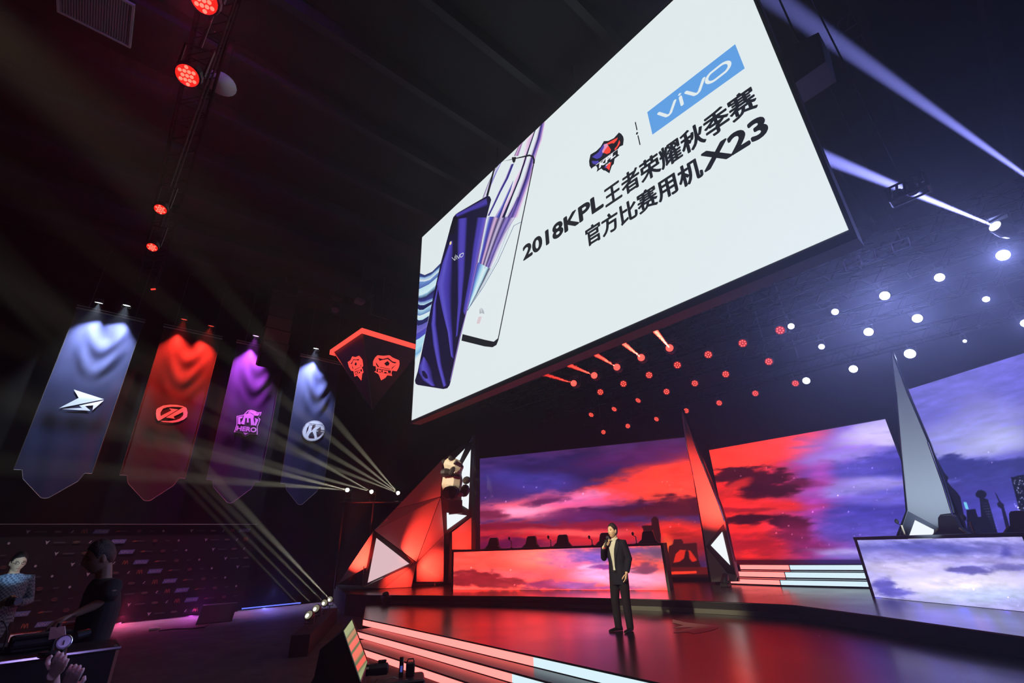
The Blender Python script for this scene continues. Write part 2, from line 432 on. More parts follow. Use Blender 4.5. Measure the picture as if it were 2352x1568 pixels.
cpoly([(640, 580), (690, 640), (600, 760), (610, 850), (560, 920), (470, 960), (340, 905), (430, 840), (500, 790), (560, 690)], 2, .009)
cpoly([(340, 1010), (440, 1010), (500, 1000), (520, 1040), (450, 1090), (380, 1090), (345, 1060)], 2, .009)
cpoly([(650, 580), (730, 560), (760, 620), (690, 700), (620, 820), (600, 760), (650, 660)], 4, .011)
cpoly([(840, 1030), (785, 1250), (720, 1190), (660, 1180), (700, 1120)], 1, .009)
cpoly([(660, 1170), (700, 1190), (740, 1120), (690, 1130)], 2, .010)
cpoly([(440, 1110), (1000, 705), (1000, 716), (440, 1124)], 3, .012)
cpoly([(470, 1150), (1010, 770), (1000, 830), (1035, 860), (480, 1260), (495, 1200)], 0, .010)
o_ = S(*c4p(520, 1190)); e_ = S(*c4p(950, 880)); h_ = abs(S(*c4p(505, 1095)).z - S(*c4p(520, 1195)).z)
put_text(cr, 'KPL', (o_.x, YS - .014, (o_.z + e_.z) / 2 - .01), (1, 0, 0), (0, 0, 1), e_.x - o_.x, h_ * 1.15, .05, 3, shear=.03)
o2 = S(*c4p(695, 1150)); e2 = S(*c4p(805, 1070)); put_text(cr, '2018', (o2.x, YS - .014, (o2.z + e2.z) / 2), (1, 0, 0), (0, 0, 1), e2.x - o2.x, .035, .02, 3)
cr.build('league_crest', cm, disp, fix=False)

# ---- the phone picture: coloured strips and shapes
PAINT = attr_mat('led_picture_and_reflection', 1.0)
class PB(MB):
    def __init__(s): super().__init__(); s.c = []
    def poly_c(s, pts, col, d):
        vs = [S(*p, d) for p in pts]; s.add(vs, tessellate_polygon([vs])); s.c += [tuple(lin(k) for k in col)] * len(vs)
    def strip(s, L, R, cols, d):
        """L, R: matching polylines in px; cols: colours across"""
        n = len(cols); vs = []
        for a, b in zip(L, R):
            for k in range(n):
                t = k / (n - 1); vs.append(S(a[0] + (b[0] - a[0]) * t, a[1] + (b[1] - a[1]) * t, d)); s.c.append(tuple(lin(q) for q in cols[k]))
        s.add(vs, [(i * n + k, i * n + k + 1, (i + 1) * n + k + 1, (i + 1) * n + k) for i in range(len(L) - 1) for k in range(n - 1)])
    def line(s, pts, wd, col, d):
        L, R = [], []
        for i, p in enumerate(pts):
            a = Vector(pts[max(0, i - 1)]); b = Vector(pts[min(len(pts) - 1, i + 1)]); t = (b - a).normalized(); q = Vector((-t.y, t.x)) * wd / 2
            L.append((p[0] + q.x, p[1] + q.y)); R.append((p[0] - q.x, p[1] - q.y))
        s.strip(L, R, [col, col], d)
def a1(x, y): return 930 + x / 6.273, 250 + y / 6.273
def a2(x, y): return 930 + x / 3.266, 500 + y / 3.266
pp = bpy.data.objects.new('phone_picture', bpy.data.meshes.new('phone_picture')); bpy.data.objects.remove(pp)
rb = PB()
W0 = (229, 239, 241); LAV = (205, 190, 225); PUR = (70, 55, 150); DPU = (38, 25, 95); PNK = (222, 185, 222); BLU = (70, 80, 190); CYN = (190, 228, 240); NVY = (28, 30, 85)
def A1(*ps): return [a1(*p) for p in ps]
def A2(*ps): return [a2(*p) for p in ps]
# main purple ribbon sweeping from the top of the screen down behind the dark phone
Lr = A1((1925, 230), (1880, 440), (1800, 690), (1700, 1000), (1590, 1300), (1440, 1568)) + A2((700, 60), (590, 250), (545, 345), (520, 440), (495, 560), (470, 690))
Rr = A1((2030, 140), (1985, 440), (1890, 700), (1830, 1000), (1720, 1300), (1630, 1568)) + A2((830, 0), (700, 260), (640, 400), (590, 500), (540, 590), (472, 700))
n_ = len(Lr)
def mixc(a, b, t): return tuple(a[k] * (1 - t) + b[k] * t for k in range(3))
for i in range(n_ - 1):
    pass
cols = [W0, LAV, DPU, PUR, (150, 120, 200), PNK, W0]
rb.strip(Lr[:6], Rr[:6], cols, .006)
L2 = A2((622, -8), (600, 90), (575, 220), (550, 335), (525, 430), (500, 550), (470, 690)); R2 = A2((838, -8), (775, 110), (705, 250), (648, 385), (600, 480), (545, 580), (472, 700))
rb.strip(L2[:4], R2[:4], [W0, BLU, PUR, PNK, DPU, LAV, DPU, (150, 130, 205), PUR, LAV, W0], .006)
rb.strip(L2[3:], R2[3:], [BLU, (90, 110, 200), (140, 190, 230), CYN, (225, 240, 245), CYN, NVY, W0], .006)
rb.strip(A1((1850, 300), (1740, 430), (1690, 800), (1590, 1000), (1500, 1250), (1290, 1568)), A1((1870, 300), (1830, 450), (1735, 800), (1640, 1000), (1550, 1250), (1400, 1568)), [W0, (235, 215, 235), PNK, (200, 170, 215)], .007)
rb.strip(A1((1560, 1040), (1490, 1180), (1400, 1380), (1290, 1568)), A1((1566, 1040), (1525, 1180), (1440, 1380), (1370, 1568)), [LAV, BLU, NVY], .008)
rb.strip(A1((1866, 285), (1735, 700), (1640, 1000), (1540, 1250), (1400, 1568)), A1((1886, 275), (1757, 700), (1664, 1000), (1562, 1250), (1440, 1568)), [NVY, (15, 12, 30), DPU], .009)
rb.strip(A1((1635, 510), (1575, 680)), A1((1705, 440), (1640, 680)), [DPU, PNK, (150, 90, 160), LAV], .007)
rb.strip(A1((1530, 800), (1450, 1000), (1350, 1200), (1260, 1400), (1190, 1540)), A1((1575, 790), (1492, 1000), (1385, 1200), (1290, 1400), (1220, 1540)), [LAV, PUR, DPU, BLU], .007)
rb.strip(A1((1345, 790), (1280, 900), (1190, 1100), (1120, 1285)), A1((1398, 745), (1335, 900), (1250, 1100), (1190, 1285)), [DPU, LAV, (225, 230, 245), BLU, LAV], .007)
rb.strip(A1((1625, 1270), (1570, 1400), (1480, 1568)), A1((1636, 1270), (1610, 1400), (1550, 1568)), [DPU, (120, 100, 190), NVY], .009)
rb.line(A1((2010, 200), (1870, 760), (1700, 1250), (1590, 1568)) + A2((740, 130), (600, 380)), .8, (120, 90, 170), .010)
rb.line(A2((880, 30), (820, 60), (700, 330), (590, 520), (470, 697)), 1.0, (60, 90, 140), .010)
rb.line(A2((800, 40), (690, 320), (560, 560)), .8, (150, 170, 210), .010)
rb.build('purple_ribbon', PAINT, disp, fix=False)
wv = PB()
def wave(top, bot, cols): wv.strip(A2(*top), A2(*bot), cols, .006)
e = [[(280, 330), (205, 405), (150, 430), (98, 430)], [(270, 365), (195, 430), (150, 448), (98, 455)], [(262, 400), (190, 465), (150, 478), (96, 490)], [(252, 440), (180, 500), (140, 520), (95, 545)], [(240, 500), (170, 560), (130, 578), (95, 592)],
     [(228, 540), (160, 595), (125, 605), (93, 612)], [(215, 600), (150, 625), (120, 630), (92, 633)], [(207, 625), (145, 655), (115, 655), (90, 655)], [(200, 650), (140, 690), (110, 692), (88, 690)], [(190, 700), (140, 725), (110, 735), (85, 738)],
     [(182, 735), (135, 765), (105, 770), (82, 770)], [(174, 775), (130, 800), (100, 808), (80, 808)], [(166, 820), (115, 855), (95, 865), (77, 880)], [(155, 870), (110, 905), (90, 915), (74, 925)], [(140, 930), (105, 960), (88, 970), (72, 985)], [(122, 1000), (98, 1020), (80, 1030), (68, 1040)], [(112, 1030), (90, 1055), (78, 1070), (66, 1090)]]
wc = [[NVY, (60, 80, 150)], [(120, 170, 215), W0], [(110, 150, 210), (75, 95, 170)], [CYN, (215, 238, 245)], [(160, 205, 235), NVY], [NVY, (60, 60, 140)], [(90, 110, 190), CYN], [NVY, (25, 25, 80)], [(180, 220, 240), (90, 130, 190)], [W0, CYN], [(40, 45, 100), NVY], [(90, 90, 180), (120, 110, 200)], [(80, 70, 180), BLU], [CYN, (170, 220, 240)], [(190, 230, 240), (110, 170, 220)], [(150, 200, 230), W0]]
for i in range(16): wave(e[i], e[i + 1], wc[i])
wv.build('blue_ribbon', PAINT, disp, fix=False)
# white phone seen from the front behind the dark one: black outline only
wp = PB()
BK = (20, 20, 28)
wp.line(A1((1290, 830), (1190, 1255)), 5, BK, .012)
wp.line(A1((1405, 722), (1800, 672), (1850, 690), (1866, 740), (1862, 790)), 4.2, BK, .012)
wp.poly_c(A1((1545, 700), (1610, 695), (1595, 760), (1575, 785), (1555, 760)), BK, .013)
wp.line(A1((1864, 780), (1700, 1568)) + A2((885, 0), (705, 900)), 2.2, BK, .012)
wp.poly_c(A2((436, 873), (600, 915), (670, 930), (700, 905), (712, 860), (706, 915), (690, 955), (660, 972), (600, 965), (427, 922)), BK, .013)
wp.build('white_phone_outline', PAINT, disp, fix=False)
fp = PB()
for k in range(4):
    r = (1 + k) * 1.7; cx, cy = a2(580, 715)
    fp.line([(cx + r * .7 * math.cos(t) + .22 * r * math.sin(-t), cy - r * 1.6 * math.sin(t)) for t in np.linspace(-.2, 3.3, 9)], .7, (120, 115, 135), .012)
    cx, cy = a2(560, 765); fp.line([(cx + (k - 1.5) * 1.9 + 2.5, cy - 7), (cx + (k - 1.5) * 1.9, cy + 1), (cx + (k - 1.5) * 1.7 - 2.5, cy + 9)], .7, (215, 130, 150), .012)
fp.build('fingerprint_mark', PAINT, disp, fix=False)
# dark purple phone back
ph = PB()
outl = [(1046.4, 494), (1052, 489), (1110, 455.6), (1120, 450), (1126, 451.5), (1129.2, 459), (1118.5, 500), (1098.4, 604), (1074, 714), (1058.6, 775.6), (1037, 873.5), (1033.5, 885), (1028.5, 891.5), (1019, 893.5), (960.6, 884), (955.5, 881), (954, 874), (960.6, 852), (996, 680.6), (1014, 601), (1038.7, 510), (1042, 499)]
ph.poly_c(outl, (20, 14, 50), .014)
def streak(pL, pR, cols): ph.strip(A2(*pL), A2(*pR), cols, .017)
DK = (20, 14, 50); MP = (72, 60, 172); HP = (92, 84, 196)
streak([(400, 10), (395, 200), (398, 430), (400, 640), (385, 900)], [(475, 0), (465, 200), (452, 430), (432, 640), (400, 880)], [DK, MP, (80, 66, 180), MP, DK])
streak([(545, 0), (515, 200), (495, 380), (470, 520), (440, 700)], [(617, 0), (570, 200), (530, 400), (500, 560), (455, 730)], [DK, MP, MP, HP, (110, 80, 170)])
streak([(345, 175), (290, 330), (245, 500), (285, 700), (325, 860), (350, 1040)], [(365, 175), (362, 330), (358, 500), (355, 700), (365, 880), (372, 1060)], [MP, HP, MP, (60, 48, 150), DK])
streak([(250, 505), (215, 660), (200, 800), (215, 950), (250, 1120), (292, 1270)], [(258, 500), (238, 640), (240, 800), (262, 950), (280, 1100), (318, 1255)], [(40, 30, 110), HP, MP, DK])
streak([(140, 1045), (108, 1110), (106, 1160), (140, 1220), (170, 1240), (205, 1262)], [(150, 1045), (190, 1110), (210, 1160), (215, 1205), (225, 1235), (235, 1262)], [(40, 30, 110), HP, MP, DK])
ph.poly_c(A2((130, 1150), (150, 1148), (172, 1180), (178, 1205), (160, 1208), (138, 1185)), (24, 18, 60), .019)
ph.poly_c(A2((365, 5), (402, 0), (385, 80), (370, 122), (330, 132), (345, 70)), (12, 10, 22), .019)
ph.line(A2((612, 10), (545, 345), (465, 715), (415, 905), (345, 1225)), 1.6, (150, 120, 200), .019)
ph.strip([a1(735, 1520), a1(900, 1440), a1(1180, 1290)], [a1(760, 1568), a1(960, 1480), a1(1200, 1400)], [(60, 50, 130), MP, DK], .017)
o = ph.build('dark_phone', PAINT, disp, fix=False)
pd = PB(); cxy = a2(347, 192); pd.poly_c([(cxy[0] + 2.2 * math.cos(t) - 1.0 * math.sin(t), cxy[1] + 4.2 * math.sin(t)) for t in np.linspace(0, 2 * PI, 13)[:-1]], (240, 220, 160), .022); pd.build('camera_flash', PAINT, disp, fix=False)
vm = MB(); word_vivo(vm, [S(*a2(372, 326)), S(*a2(440, 292)), S(*a2(446, 262)), S(*a2(357, 298))], .16, (0, -.022, 0)); vm.build('phone_word', SCRW, disp, fix=False)

# ================================================================== STAGE
ZS, ZU = 0.36, 0.585
def yfront(x): return 5.28 - .0080 * (x + 12.5) ** 1.55 * .75 if x > -12.5 else 5.28
XS0, XS1, XM = -11.45, 2.2, -5.62
PINK = emis('step_light_pink', (2.6, .42, .38), 1.0); ICE = emis('step_light_ice', (.72, .92, 1.0), 1.0)
NOSE = mat('step_nosing', (.05, .048, .05), .45, bump=.2, bscale=60)
def step_run(parent, zlo, zhi, off, xa, name='riser_light', gap=.018):
    for nm, x0, x1, m, lb in ((name, xa, XM, PINK, 'pink lit half of the riser'), (name, XM, XS1, ICE, 'ice blue lit half of the riser')):
        mb = MB(); n = 14
        P = [(x0 + (x1 - x0) * i / n) for i in range(n + 1)]
        top = [Vector((x, yfront(x) - off - .004, zhi - gap)) for x in P]; bot = [Vector((x, yfront(x) - off - .004, zlo + .004)) for x in P]
        mb.add(bot + top, [(i, i + 1, n + 2 + i, n + 1 + i) for i in range(n)])
        mb.build(nm, m, parent, label=lb, fix=False)
def slab(name, m, parent, zlo, zhi, off, xa, yb):
    n = 20; P = [xa + (XS1 - xa) * i / n for i in range(n + 1)]
    outline = [(x, yfront(x) - off) for x in P] + [(XS1, yb(XS1)), (xa, yb(xa))]
    return MB().prism([(x, y, zhi) for x, y in outline], (0, 0, zlo - zhi)).build(name, m, parent)
lower = thing('lower_stage', 'wide glossy black lower stage floor the man in the suit stands on', 'stage', (-5.6, 9, 0))
n = 20; P = [XS0 + (XS1 - XS0) * i / n for i in range(n + 1)]
outl = [(x, yfront(x)) for x in P] + [(2.3, 6.88)] + [(x_, y_ - .004) for x_, y_ in ((1.8, 7.2), (-.89, 8.72), (-2.49, 9.60), (-3.95, 10.31), (-4.2, 10.33), (-6.37, 9.97), (-9.95, 8.83), (-13.7, 7.11), (-14.4, 6.79))] + [(-14.45, 6.7)]
MB().prism([(x, y, ZS) for x, y in outl], (0, 0, -ZS)).build('deck', DECK, lower)
step_run(lower, .231, ZS, 0, XS0)
MB().tube([(x, yfront(x) - .006, ZS - .004) for x in P], .013, 6).build('edge_trim', NOSE, lower)
# pale half logo printed on the deck
dec = MB()
def z2(x, y): return PZ(1300 + x / 3.92, 1340 + y / 3.92, ZS + .004)
dec.poly([z2(*p) for p in [(960, 320), (1060, 345), (1200, 362), (1370, 378), (1375, 395), (1330, 415), (1240, 435), (1150, 450), (1100, 435), (960, 440), (1080, 405), (1150, 392), (960, 395), (1060, 375), (960, 350)]])
dec.build('floor_print', mat('floor_print', (.16, .12, .13), .35), lower, fix=False, label='pale wing shaped mark printed on the floor')
for i, (zh, off) in enumerate(((.231, .40), (.115, .80))):
    t = thing('stage_step', ('upper' if i == 0 else 'lowest') + ' of the two long front steps with lit pink and ice blue risers', 'step', (-5.6, 4.6, 0))
    slab('tread', TREAD, t, 0, zh, off, XS0 + .5 + .55 * i, lambda x, o=off: yfront(x) - o + .4 - .001)
    step_run(t, 0.0 if i else .115, zh, off, XS0 + .5 + .55 * i)
    MB().tube([(x, yfront(x) - off - .006, zh - .004) for x in P], .013, 6).build('edge_trim', NOSE, t)

upper = thing('upper_stage', 'raised dark upper stage carrying both player desks and the tall screens', 'stage', (-6, 12, ZS))
ue = [(-15.6, 6.55), (-14.4, 6.79), (-13.7, 7.11), (-9.95, 8.83), (-6.37, 9.97), (-4.2, 10.33), (-3.95, 10.31), (-2.49, 9.60), (-.89, 8.72), (1.8, 7.2)]
ob_ = ue + [(3.5, 9.5), (3.5, 14), (-1, 19.2), (-12.5, 19.2), (-20.3, 13), (-20.3, 8)]
UDECK = mat('upper_stage_floor', (.014, .012, .015), .25, spec=.7, ior=1.65, rough_var=.06, mottled=.2, mscale=1.5)
MB().prism([(x, y, ZU) for x, y in ob_], (0, 0, -ZU), 0, 1).build('deck', [UDECK, BLACKCLOTH], upper)
mb = MB()
for a, b in zip(ue[1:-1], ue[2:]):
    mb.tube([(a[0], a[1] - .01, ZU - .006), (b[0], b[1] - .01, ZU - .006)], .012, 6)
mb.build('edge_trim', mat('polished_edge', (.5, .5, .52), .25, metal=1), upper)
mb = MB()
for a, b in zip(ue[2:6], ue[3:7]):
    mb.add([(a[0] + .004, a[1] - .014, ZS + .003), (b[0] + .004, b[1] - .014, ZS + .003), (b[0] + .004, b[1] - .014, ZS + .09), (a[0] + .004, a[1] - .014, ZS + .09)], [(0, 1, 2, 3)])
mb.build('riser_reflection', mat('riser_reflection_grey', (.06, .06, .05), .5), upper, fix=False)  # grey strip painted in for the reflection low on the riser

# ================================================================== BACK LED WALLS
NOISEU = 1
def cloud_left(x, y):
    yy = y
    blobs = [((60, 40, 110), 1180, 1100, 190, 60, .5, .3, .9), ((36, 26, 78), 1330, 1075, 180, 34, .5, .4, .8), ((70, 58, 160), 1240, 1110, 80, 22, .6, .5, .7), ((55, 50, 140), 1160, 1095, 60, 18, .6, .5, .6),
             ((255, 62, 48), 1560, 1090, 190, 42, .45, .35, 1, -14), ((255, 60, 60), 1420, 1130, 120, 20, .5, .4, .9, -8), ((255, 70, 55), 1570, 1130, 130, 34, .5, .3, .95), ((90, 30, 90), 1480, 1048, 150, 22, .6, .4, .7, -8),
             ((255, 95, 130), 1230, 1165, 150, 26, .6, .45, 1, -6), ((255, 150, 190), 1195, 1175, 70, 14, .6, .5, .95, -4), ((255, 140, 185), 1330, 1140, 60, 9, .7, .5, .9, -10), ((225, 90, 160), 1330, 1150, 90, 18, .6, .5, .7),
             ((80, 30, 80), 1250, 1148, 44, 9, .5, .5, .85, -8), ((110, 28, 62), 1130, 1182, 34, 14, .4, .5, .9), ((60, 20, 60), 1420, 1172, 95, 17, .35, .6, .95, -6), ((95, 30, 90), 1340, 1186, 100, 14, .5, .5, .8), ((70, 16, 36), 1560, 1160, 80, 20, .35, .6, .95, -4), ((85, 20, 40), 1520, 1178, 100, 12, .5, .5, .9),
             ((205, 34, 42), 1300, 1230, 320, 26, .5, .3, .9), ((120, 20, 50), 1180, 1212, 130, 7, .6, .6, .8), ((140, 22, 50), 1380, 1205, 120, 8, .6, .6, .8), ((255, 90, 90), 1330, 1222, 120, 8, .7, .5, .8), ((100, 16, 60), 1140, 1245, 50, 16, .6, .5, .8), ((90, 16, 70), 1200, 1246, 70, 8, .6, .5, .7),
             ((230, 44, 36), 1570, 1220, 100, 24, .5, .35, .95), ((150, 26, 26), 1590, 1250, 60, 30, .5, .3, .8), ((255, 92, 40), 1527, 1262, 14, 26, .8, .2, .9)]
    B1 = (44, 12, 16); B2 = (60, 16, 18)
    polys = [(B1, [(1486, 1280), (1486, 1236), (1477, 1216), (1474, 1208), (1480, 1206), (1510, 1206), (1498, 1217), (1500, 1235), (1506, 1280), (1496, 1280), (1494, 1236), (1490, 1236), (1490, 1280)]),
             (B1, [(1504, 1300), (1500, 1222), (1497, 1205), (1496, 1192), (1501, 1186), (1508, 1186), (1512, 1192), (1514, 1206), (1518, 1226), (1517, 1300)]),
             (B2, [(1532, 1305), (1536, 1254), (1545, 1250), (1548, 1238), (1566, 1238), (1570, 1248), (1600, 1246), (1606, 1305)]), ((210, 40, 26), [(1545, 1298), (1552, 1272), (1562, 1262), (1585, 1264), (1600, 1284), (1603, 1300)]),
             (B1, [(1534, 1306), (1546, 1292), (1560, 1290), (1571, 1282), (1574, 1266), (1578, 1263), (1582, 1266), (1584, 1282), (1590, 1290), (1605, 1286), (1612, 1306)]), ((90, 18, 16), [(1500, 1330), (1500, 1302), (1640, 1302), (1640, 1330)]), ((250, 60, 36), [(1535, 1313), (1600, 1311), (1600, 1316), (1535, 1319)]), ((30, 8, 10), [(1500, 1345), (1500, 1320), (1660, 1318), (1660, 1345)])]
    return paint(x, y, (66, 34, 84), blobs, 5, 80, 26, -.06, 14, polys, 46)
def cloud_centre(x, y):
    t = sstep(1660, 2060, x - .15 * (y - 1130))[..., None]
    base = np.array((222, 36, 34.)) * (1 - sstep(0, .55, t)) + np.array((150, 52, 140.)) * (sstep(0, .55, t) - sstep(.45, 1, t)) + np.array((92, 84, 186.)) * sstep(.45, 1, t)
    blobs = [((255, 58, 42), 1690, 1050, 130, 40, .5, .3, 1, -10), ((255, 64, 56), 1800, 1022, 90, 30, .6, .35, .95, -12), ((250, 72, 110), 1858, 1016, 44, 26, .8, .4, .8, -12), ((150, 110, 215), 1945, 1020, 100, 36, .7, .4, .9, -12), ((205, 190, 242), 2020, 990, 80, 26, .7, .45, .95, -12), ((215, 200, 244), 2050, 1010, 40, 12, .7, .5, .8, -10), ((150, 130, 220), 1930, 1048, 90, 14, .7, .5, .8, -8),
             ((66, 58, 158), 2040, 1062, 90, 22, .45, .55, .97, -8), ((58, 54, 150), 2055, 1085, 60, 22, .5, .5, .9), ((84, 74, 180), 1950, 1078, 90, 14, .6, .5, .85, -6), ((160, 146, 228), 2010, 1108, 100, 15, .7, .5, .85, -3), ((150, 136, 224), 1930, 1132, 70, 10, .7, .5, .8), ((64, 56, 160), 2010, 1180, 120, 34, .6, .4, .95), ((110, 96, 204), 2010, 1146, 90, 12, .7, .5, .8), ((80, 70, 178), 1950, 1215, 90, 26, .7, .4, .85),
             ((58, 6, 24), 1690, 1086, 70, 14, .3, .6, .97, -4), ((62, 6, 26), 1740, 1102, 64, 18, .3, .65, .98, -6), ((56, 6, 26), 1775, 1122, 70, 17, .3, .6, .97, -4), ((70, 10, 34), 1830, 1110, 60, 10, .4, .6, .8), ((216, 40, 34), 1694, 1114, 30, 9, .6, .5, .9, -24), ((236, 40, 36), 1740, 1160, 130, 14, .5, .35, .95), ((150, 20, 34), 1690, 1170, 70, 6, .6, .5, .8), ((54, 4, 22), 1710, 1194, 74, 11, .3, .6, .98, -2), ((60, 6, 30), 1810, 1198, 60, 13, .35, .6, .96, -2), ((226, 36, 36), 1690, 1226, 70, 10, .5, .35, .95), ((170, 22, 36), 1720, 1252, 100, 22, .6, .4, .85), ((110, 20, 60), 1830, 1220, 46, 26, .6, .5, .85), ((120, 30, 90), 1850, 1256, 40, 20, .7, .5, .8), ((190, 70, 180), 1888, 1090, 26, 30, .8, .45, .6), ((170, 60, 170), 1870, 1150, 26, 30, .8, .45, .6), ((175, 160, 230), 1950, 1268, 70, 8, .7, .5, .85), ((130, 114, 208), 1970, 1280, 70, 7, .7, .5, .8)]
    img = paint(x, y, base, blobs, 11, 85, 26, -.08, 14, (), 60)
    b = np.where(y > 1286, 1, np.exp(-((y - 1289) / 6.0) ** 2) * .8)
    red = np.array((70, 5, 18.)); blu = np.array((48, 32, 92.)); t = sstep(1760, 1900, x)[..., None]
    return img * (1 - b[..., None]) + (red * (1 - t) + blu * t) * b[..., None]
def cloud_right(x, y):
    blobs = [((104, 100, 190), 2200, 900, 200, 60, .8, .3, .9, -15), ((150, 150, 215), 2210, 1000, 130, 40, .8, .4, .8, -15), ((140, 138, 208), 2300, 960, 90, 60, .8, .4, .7), ((165, 165, 222), 2260, 1030, 110, 22, .8, .5, .85, -10), ((175, 178, 225), 2300, 1005, 60, 24, .8, .5, .7), ((100, 95, 195), 2330, 880, 60, 40, .8, .3, .7),
             ((52, 54, 130), 2280, 1085, 150, 34, .3, .5, .97, 4), ((48, 50, 128), 2200, 1075, 70, 26, .4, .6, .9), ((58, 56, 140), 2250, 1130, 160, 40, .6, .35, .9), ((66, 62, 165), 2260, 1200, 160, 60, .6, .3, .95), ((86, 80, 190), 2330, 1190, 80, 30, .7, .4, .7)]
    BD = (12, 14, 34); BE = (20, 20, 50)
    polys = [(BD, [(2140, 1240), (2106, 985), (2118, 990), (2132, 1006), (2142, 1024), (2146, 1040), (2168, 1084), (2178, 1096), (2176, 1106), (2186, 1118), (2200, 1132), (2206, 1142), (2211, 1168), (2226, 1240)]),
             ((110, 195, 225), [(2213, 1153), (2220, 1153), (2225, 1169), (2218, 1169)]), (BD, [(2222, 1240), (2220, 1170), (2240, 1168), (2246, 1187), (2262, 1187), (2270, 1240)]),
             (BD, [(2258, 1240), (2251, 1153), (2250, 1144), (2242, 1140), (2240, 1134), (2246, 1126), (2256, 1125), (2262, 1128), (2267, 1134), (2264, 1141), (2260, 1144), (2269, 1146), (2296, 1240)]),
             (BE, [(2312, 1220), (2300, 1168), (2292, 1163), (2290, 1156), (2294, 1152), (2284, 1128), (2290, 1136), (2298, 1152), (2306, 1158), (2306, 1164), (2318, 1205), (2326, 1230)]), (BD, [(2322, 1096), (2347, 1090), (2380, 1090), (2400, 1240), (2358, 1240)])]
    img = paint(x, y, (92, 88, 178), blobs, 23, 90, 30, -.2, 14, polys, 16)
    rs = np.random.RandomState(4)
    for i in range(60):
        qx, qy = 2328 + rs.rand() * 24, 1096 + rs.rand() * 90
        k = np.exp(-((x - qx) ** 2 + (y - qy) ** 2) / 1.6) * rs.rand(); img = img + k[..., None] * np.array((190, 190, 230.)) * (((qx - 2322) / 26 * 1 + 0) > (qy - 1096) / 145 - .1)
    for i in range(40):
        t = i // 4; qx, qy = 2255 + t * 3.0 + (i % 4) * 3.4, 1155 + t * 6.4; k = np.exp(-((x - qx) ** 2 + (y - qy) ** 2) / .9) * .45; img = img + k[..., None] * np.array((150, 150, 200.))
    return np.clip(img, 0, 255)
def cloud_desk_l(x, y):
    blobs = [((255, 82, 70), 1120, 1285, 200, 40, .6, .2, .9), ((255, 150, 140), 1260, 1280, 90, 26, .7, .3, .7), ((235, 110, 175), 1330, 1285, 70, 30, .7, .4, .85), ((112, 84, 190), 1370, 1278, 60, 14, .7, .5, .9), ((90, 66, 140), 1440, 1262, 90, 10, .6, .4, .85), ((108, 76, 108), 1510, 1270, 50, 18, .7, .3, .9), ((255, 175, 235), 1390, 1322, 80, 20, .6, .4, .95), ((255, 160, 200), 1470, 1330, 80, 20, .7, .3, .95), ((255, 190, 240), 1360, 1300, 36, 6, .8, .5, .9, -8),
             ((140, 60, 150), 1390, 1300, 30, 7, .4, .5, .9), ((255, 96, 110), 1180, 1322, 110, 14, .7, .3, .8), ((150, 30, 40), 1090, 1330, 62, 18, .3, .55, .96), ((165, 40, 50), 1160, 1340, 50, 10, .4, .5, .94), ((160, 50, 100), 1260, 1345, 60, 9, .4, .5, .9), ((130, 60, 90), 1480, 1304, 36, 11, .35, .55, .9), ((220, 90, 150), 1300, 1340, 40, 8, .6, .5, .8), ((170, 90, 170), 1330, 1344, 40, 9, .4, .5, .85), ((180, 80, 150), 1400, 1351, 60, 4, .5, .4, .9)]
    return paint(x, y, (255, 88, 78), blobs, 31, 60, 22, .03, 9, (), 14)
def cloud_desk_r(x, y):
    blobs = [((84, 84, 176), 2120, 1260, 180, 18, .7, .3, .9), ((112, 108, 190), 2330, 1262, 80, 20, .7, .4, .8), ((62, 60, 150), 2310, 1270, 14, 14, .8, .4, .7), ((205, 195, 235), 2080, 1300, 90, 16, .7, .4, .9), ((230, 222, 245), 2200, 1340, 170, 26, .7, .35, .95), ((190, 205, 240), 2280, 1370, 130, 20, .8, .3, .8), ((96, 90, 170), 2230, 1310, 52, 10, .35, .55, .95), ((110, 104, 184), 2320, 1303, 50, 7, .5, .5, .85), ((150, 140, 215), 2050, 1275, 60, 12, .7, .5, .8), ((150, 140, 205), 2240, 1286, 110, 8, .8, .4, .7), ((92, 86, 190), 2030, 1345, 24, 18, .5, .6, .9), ((98, 94, 195), 2060, 1362, 34, 10, .5, .6, .9), ((160, 160, 220), 2330, 1385, 40, 10, .7, .5, .7)]
    return paint(x, y, (168, 162, 222), blobs, 37, 70, 24, .08, 9, (), 9)
SKY = attr_mat('led_sky', 1.2, sampling='NONE')

def backdrop(name, label, A, B, zlo, zhi, fn, nu, nv, depth=.25):
    """LED wall from A to B (x, y), picture on the audience side"""
    A = np.array(A, float); B = np.array(B, float); t = (B - A) / np.linalg.norm(B - A); nrm = np.array([t[1], -t[0]])
    th_ = thing(name, label, 'led screen', ((A[0] + B[0]) / 2, (A[1] + B[1]) / 2, ZU))
    a0 = A + nrm * -.02; b0 = B + nrm * -.02; a1_ = A - nrm * depth; b1_ = B - nrm * depth
    MB().prism([(*a0, zhi + .03), (*b0, zhi + .03), (*b1_, zhi + .03), (*a1_, zhi + .03)], (0, 0, (ZU if zlo < .8 else zlo - .03) - zhi - .03)).build('cabinet', BLACK, th_)
    led_grid('display', (*A, zlo), (*B, zlo), (*B, zhi), (*A, zhi), nu, nv, fn, SKY, th_, (0, 0, 0), 1.3)
    return th_
def on_line(px, py, P, ang):
    t = np.array([math.cos(math.radians(ang)), math.sin(math.radians(ang))]); return pix(px, py, (P[0], P[1], 0), (-t[1], t[0], 0))
LA = on_line(1102, 1053, (-8.34, 14.66), 28.39); LB = on_line(1606, 1150, (-8.34, 14.66), 28.39)
backdrop('led_backdrop', 'tall screen behind the left desk showing red and purple sunset clouds', (LA.x, LA.y), (LB.x, LB.y), ZU + .1, LA.z, cloud_left, 290, 190)
CA = PY(1629, 1035, 15.58); CB = PY(2085, 1100, 15.58)
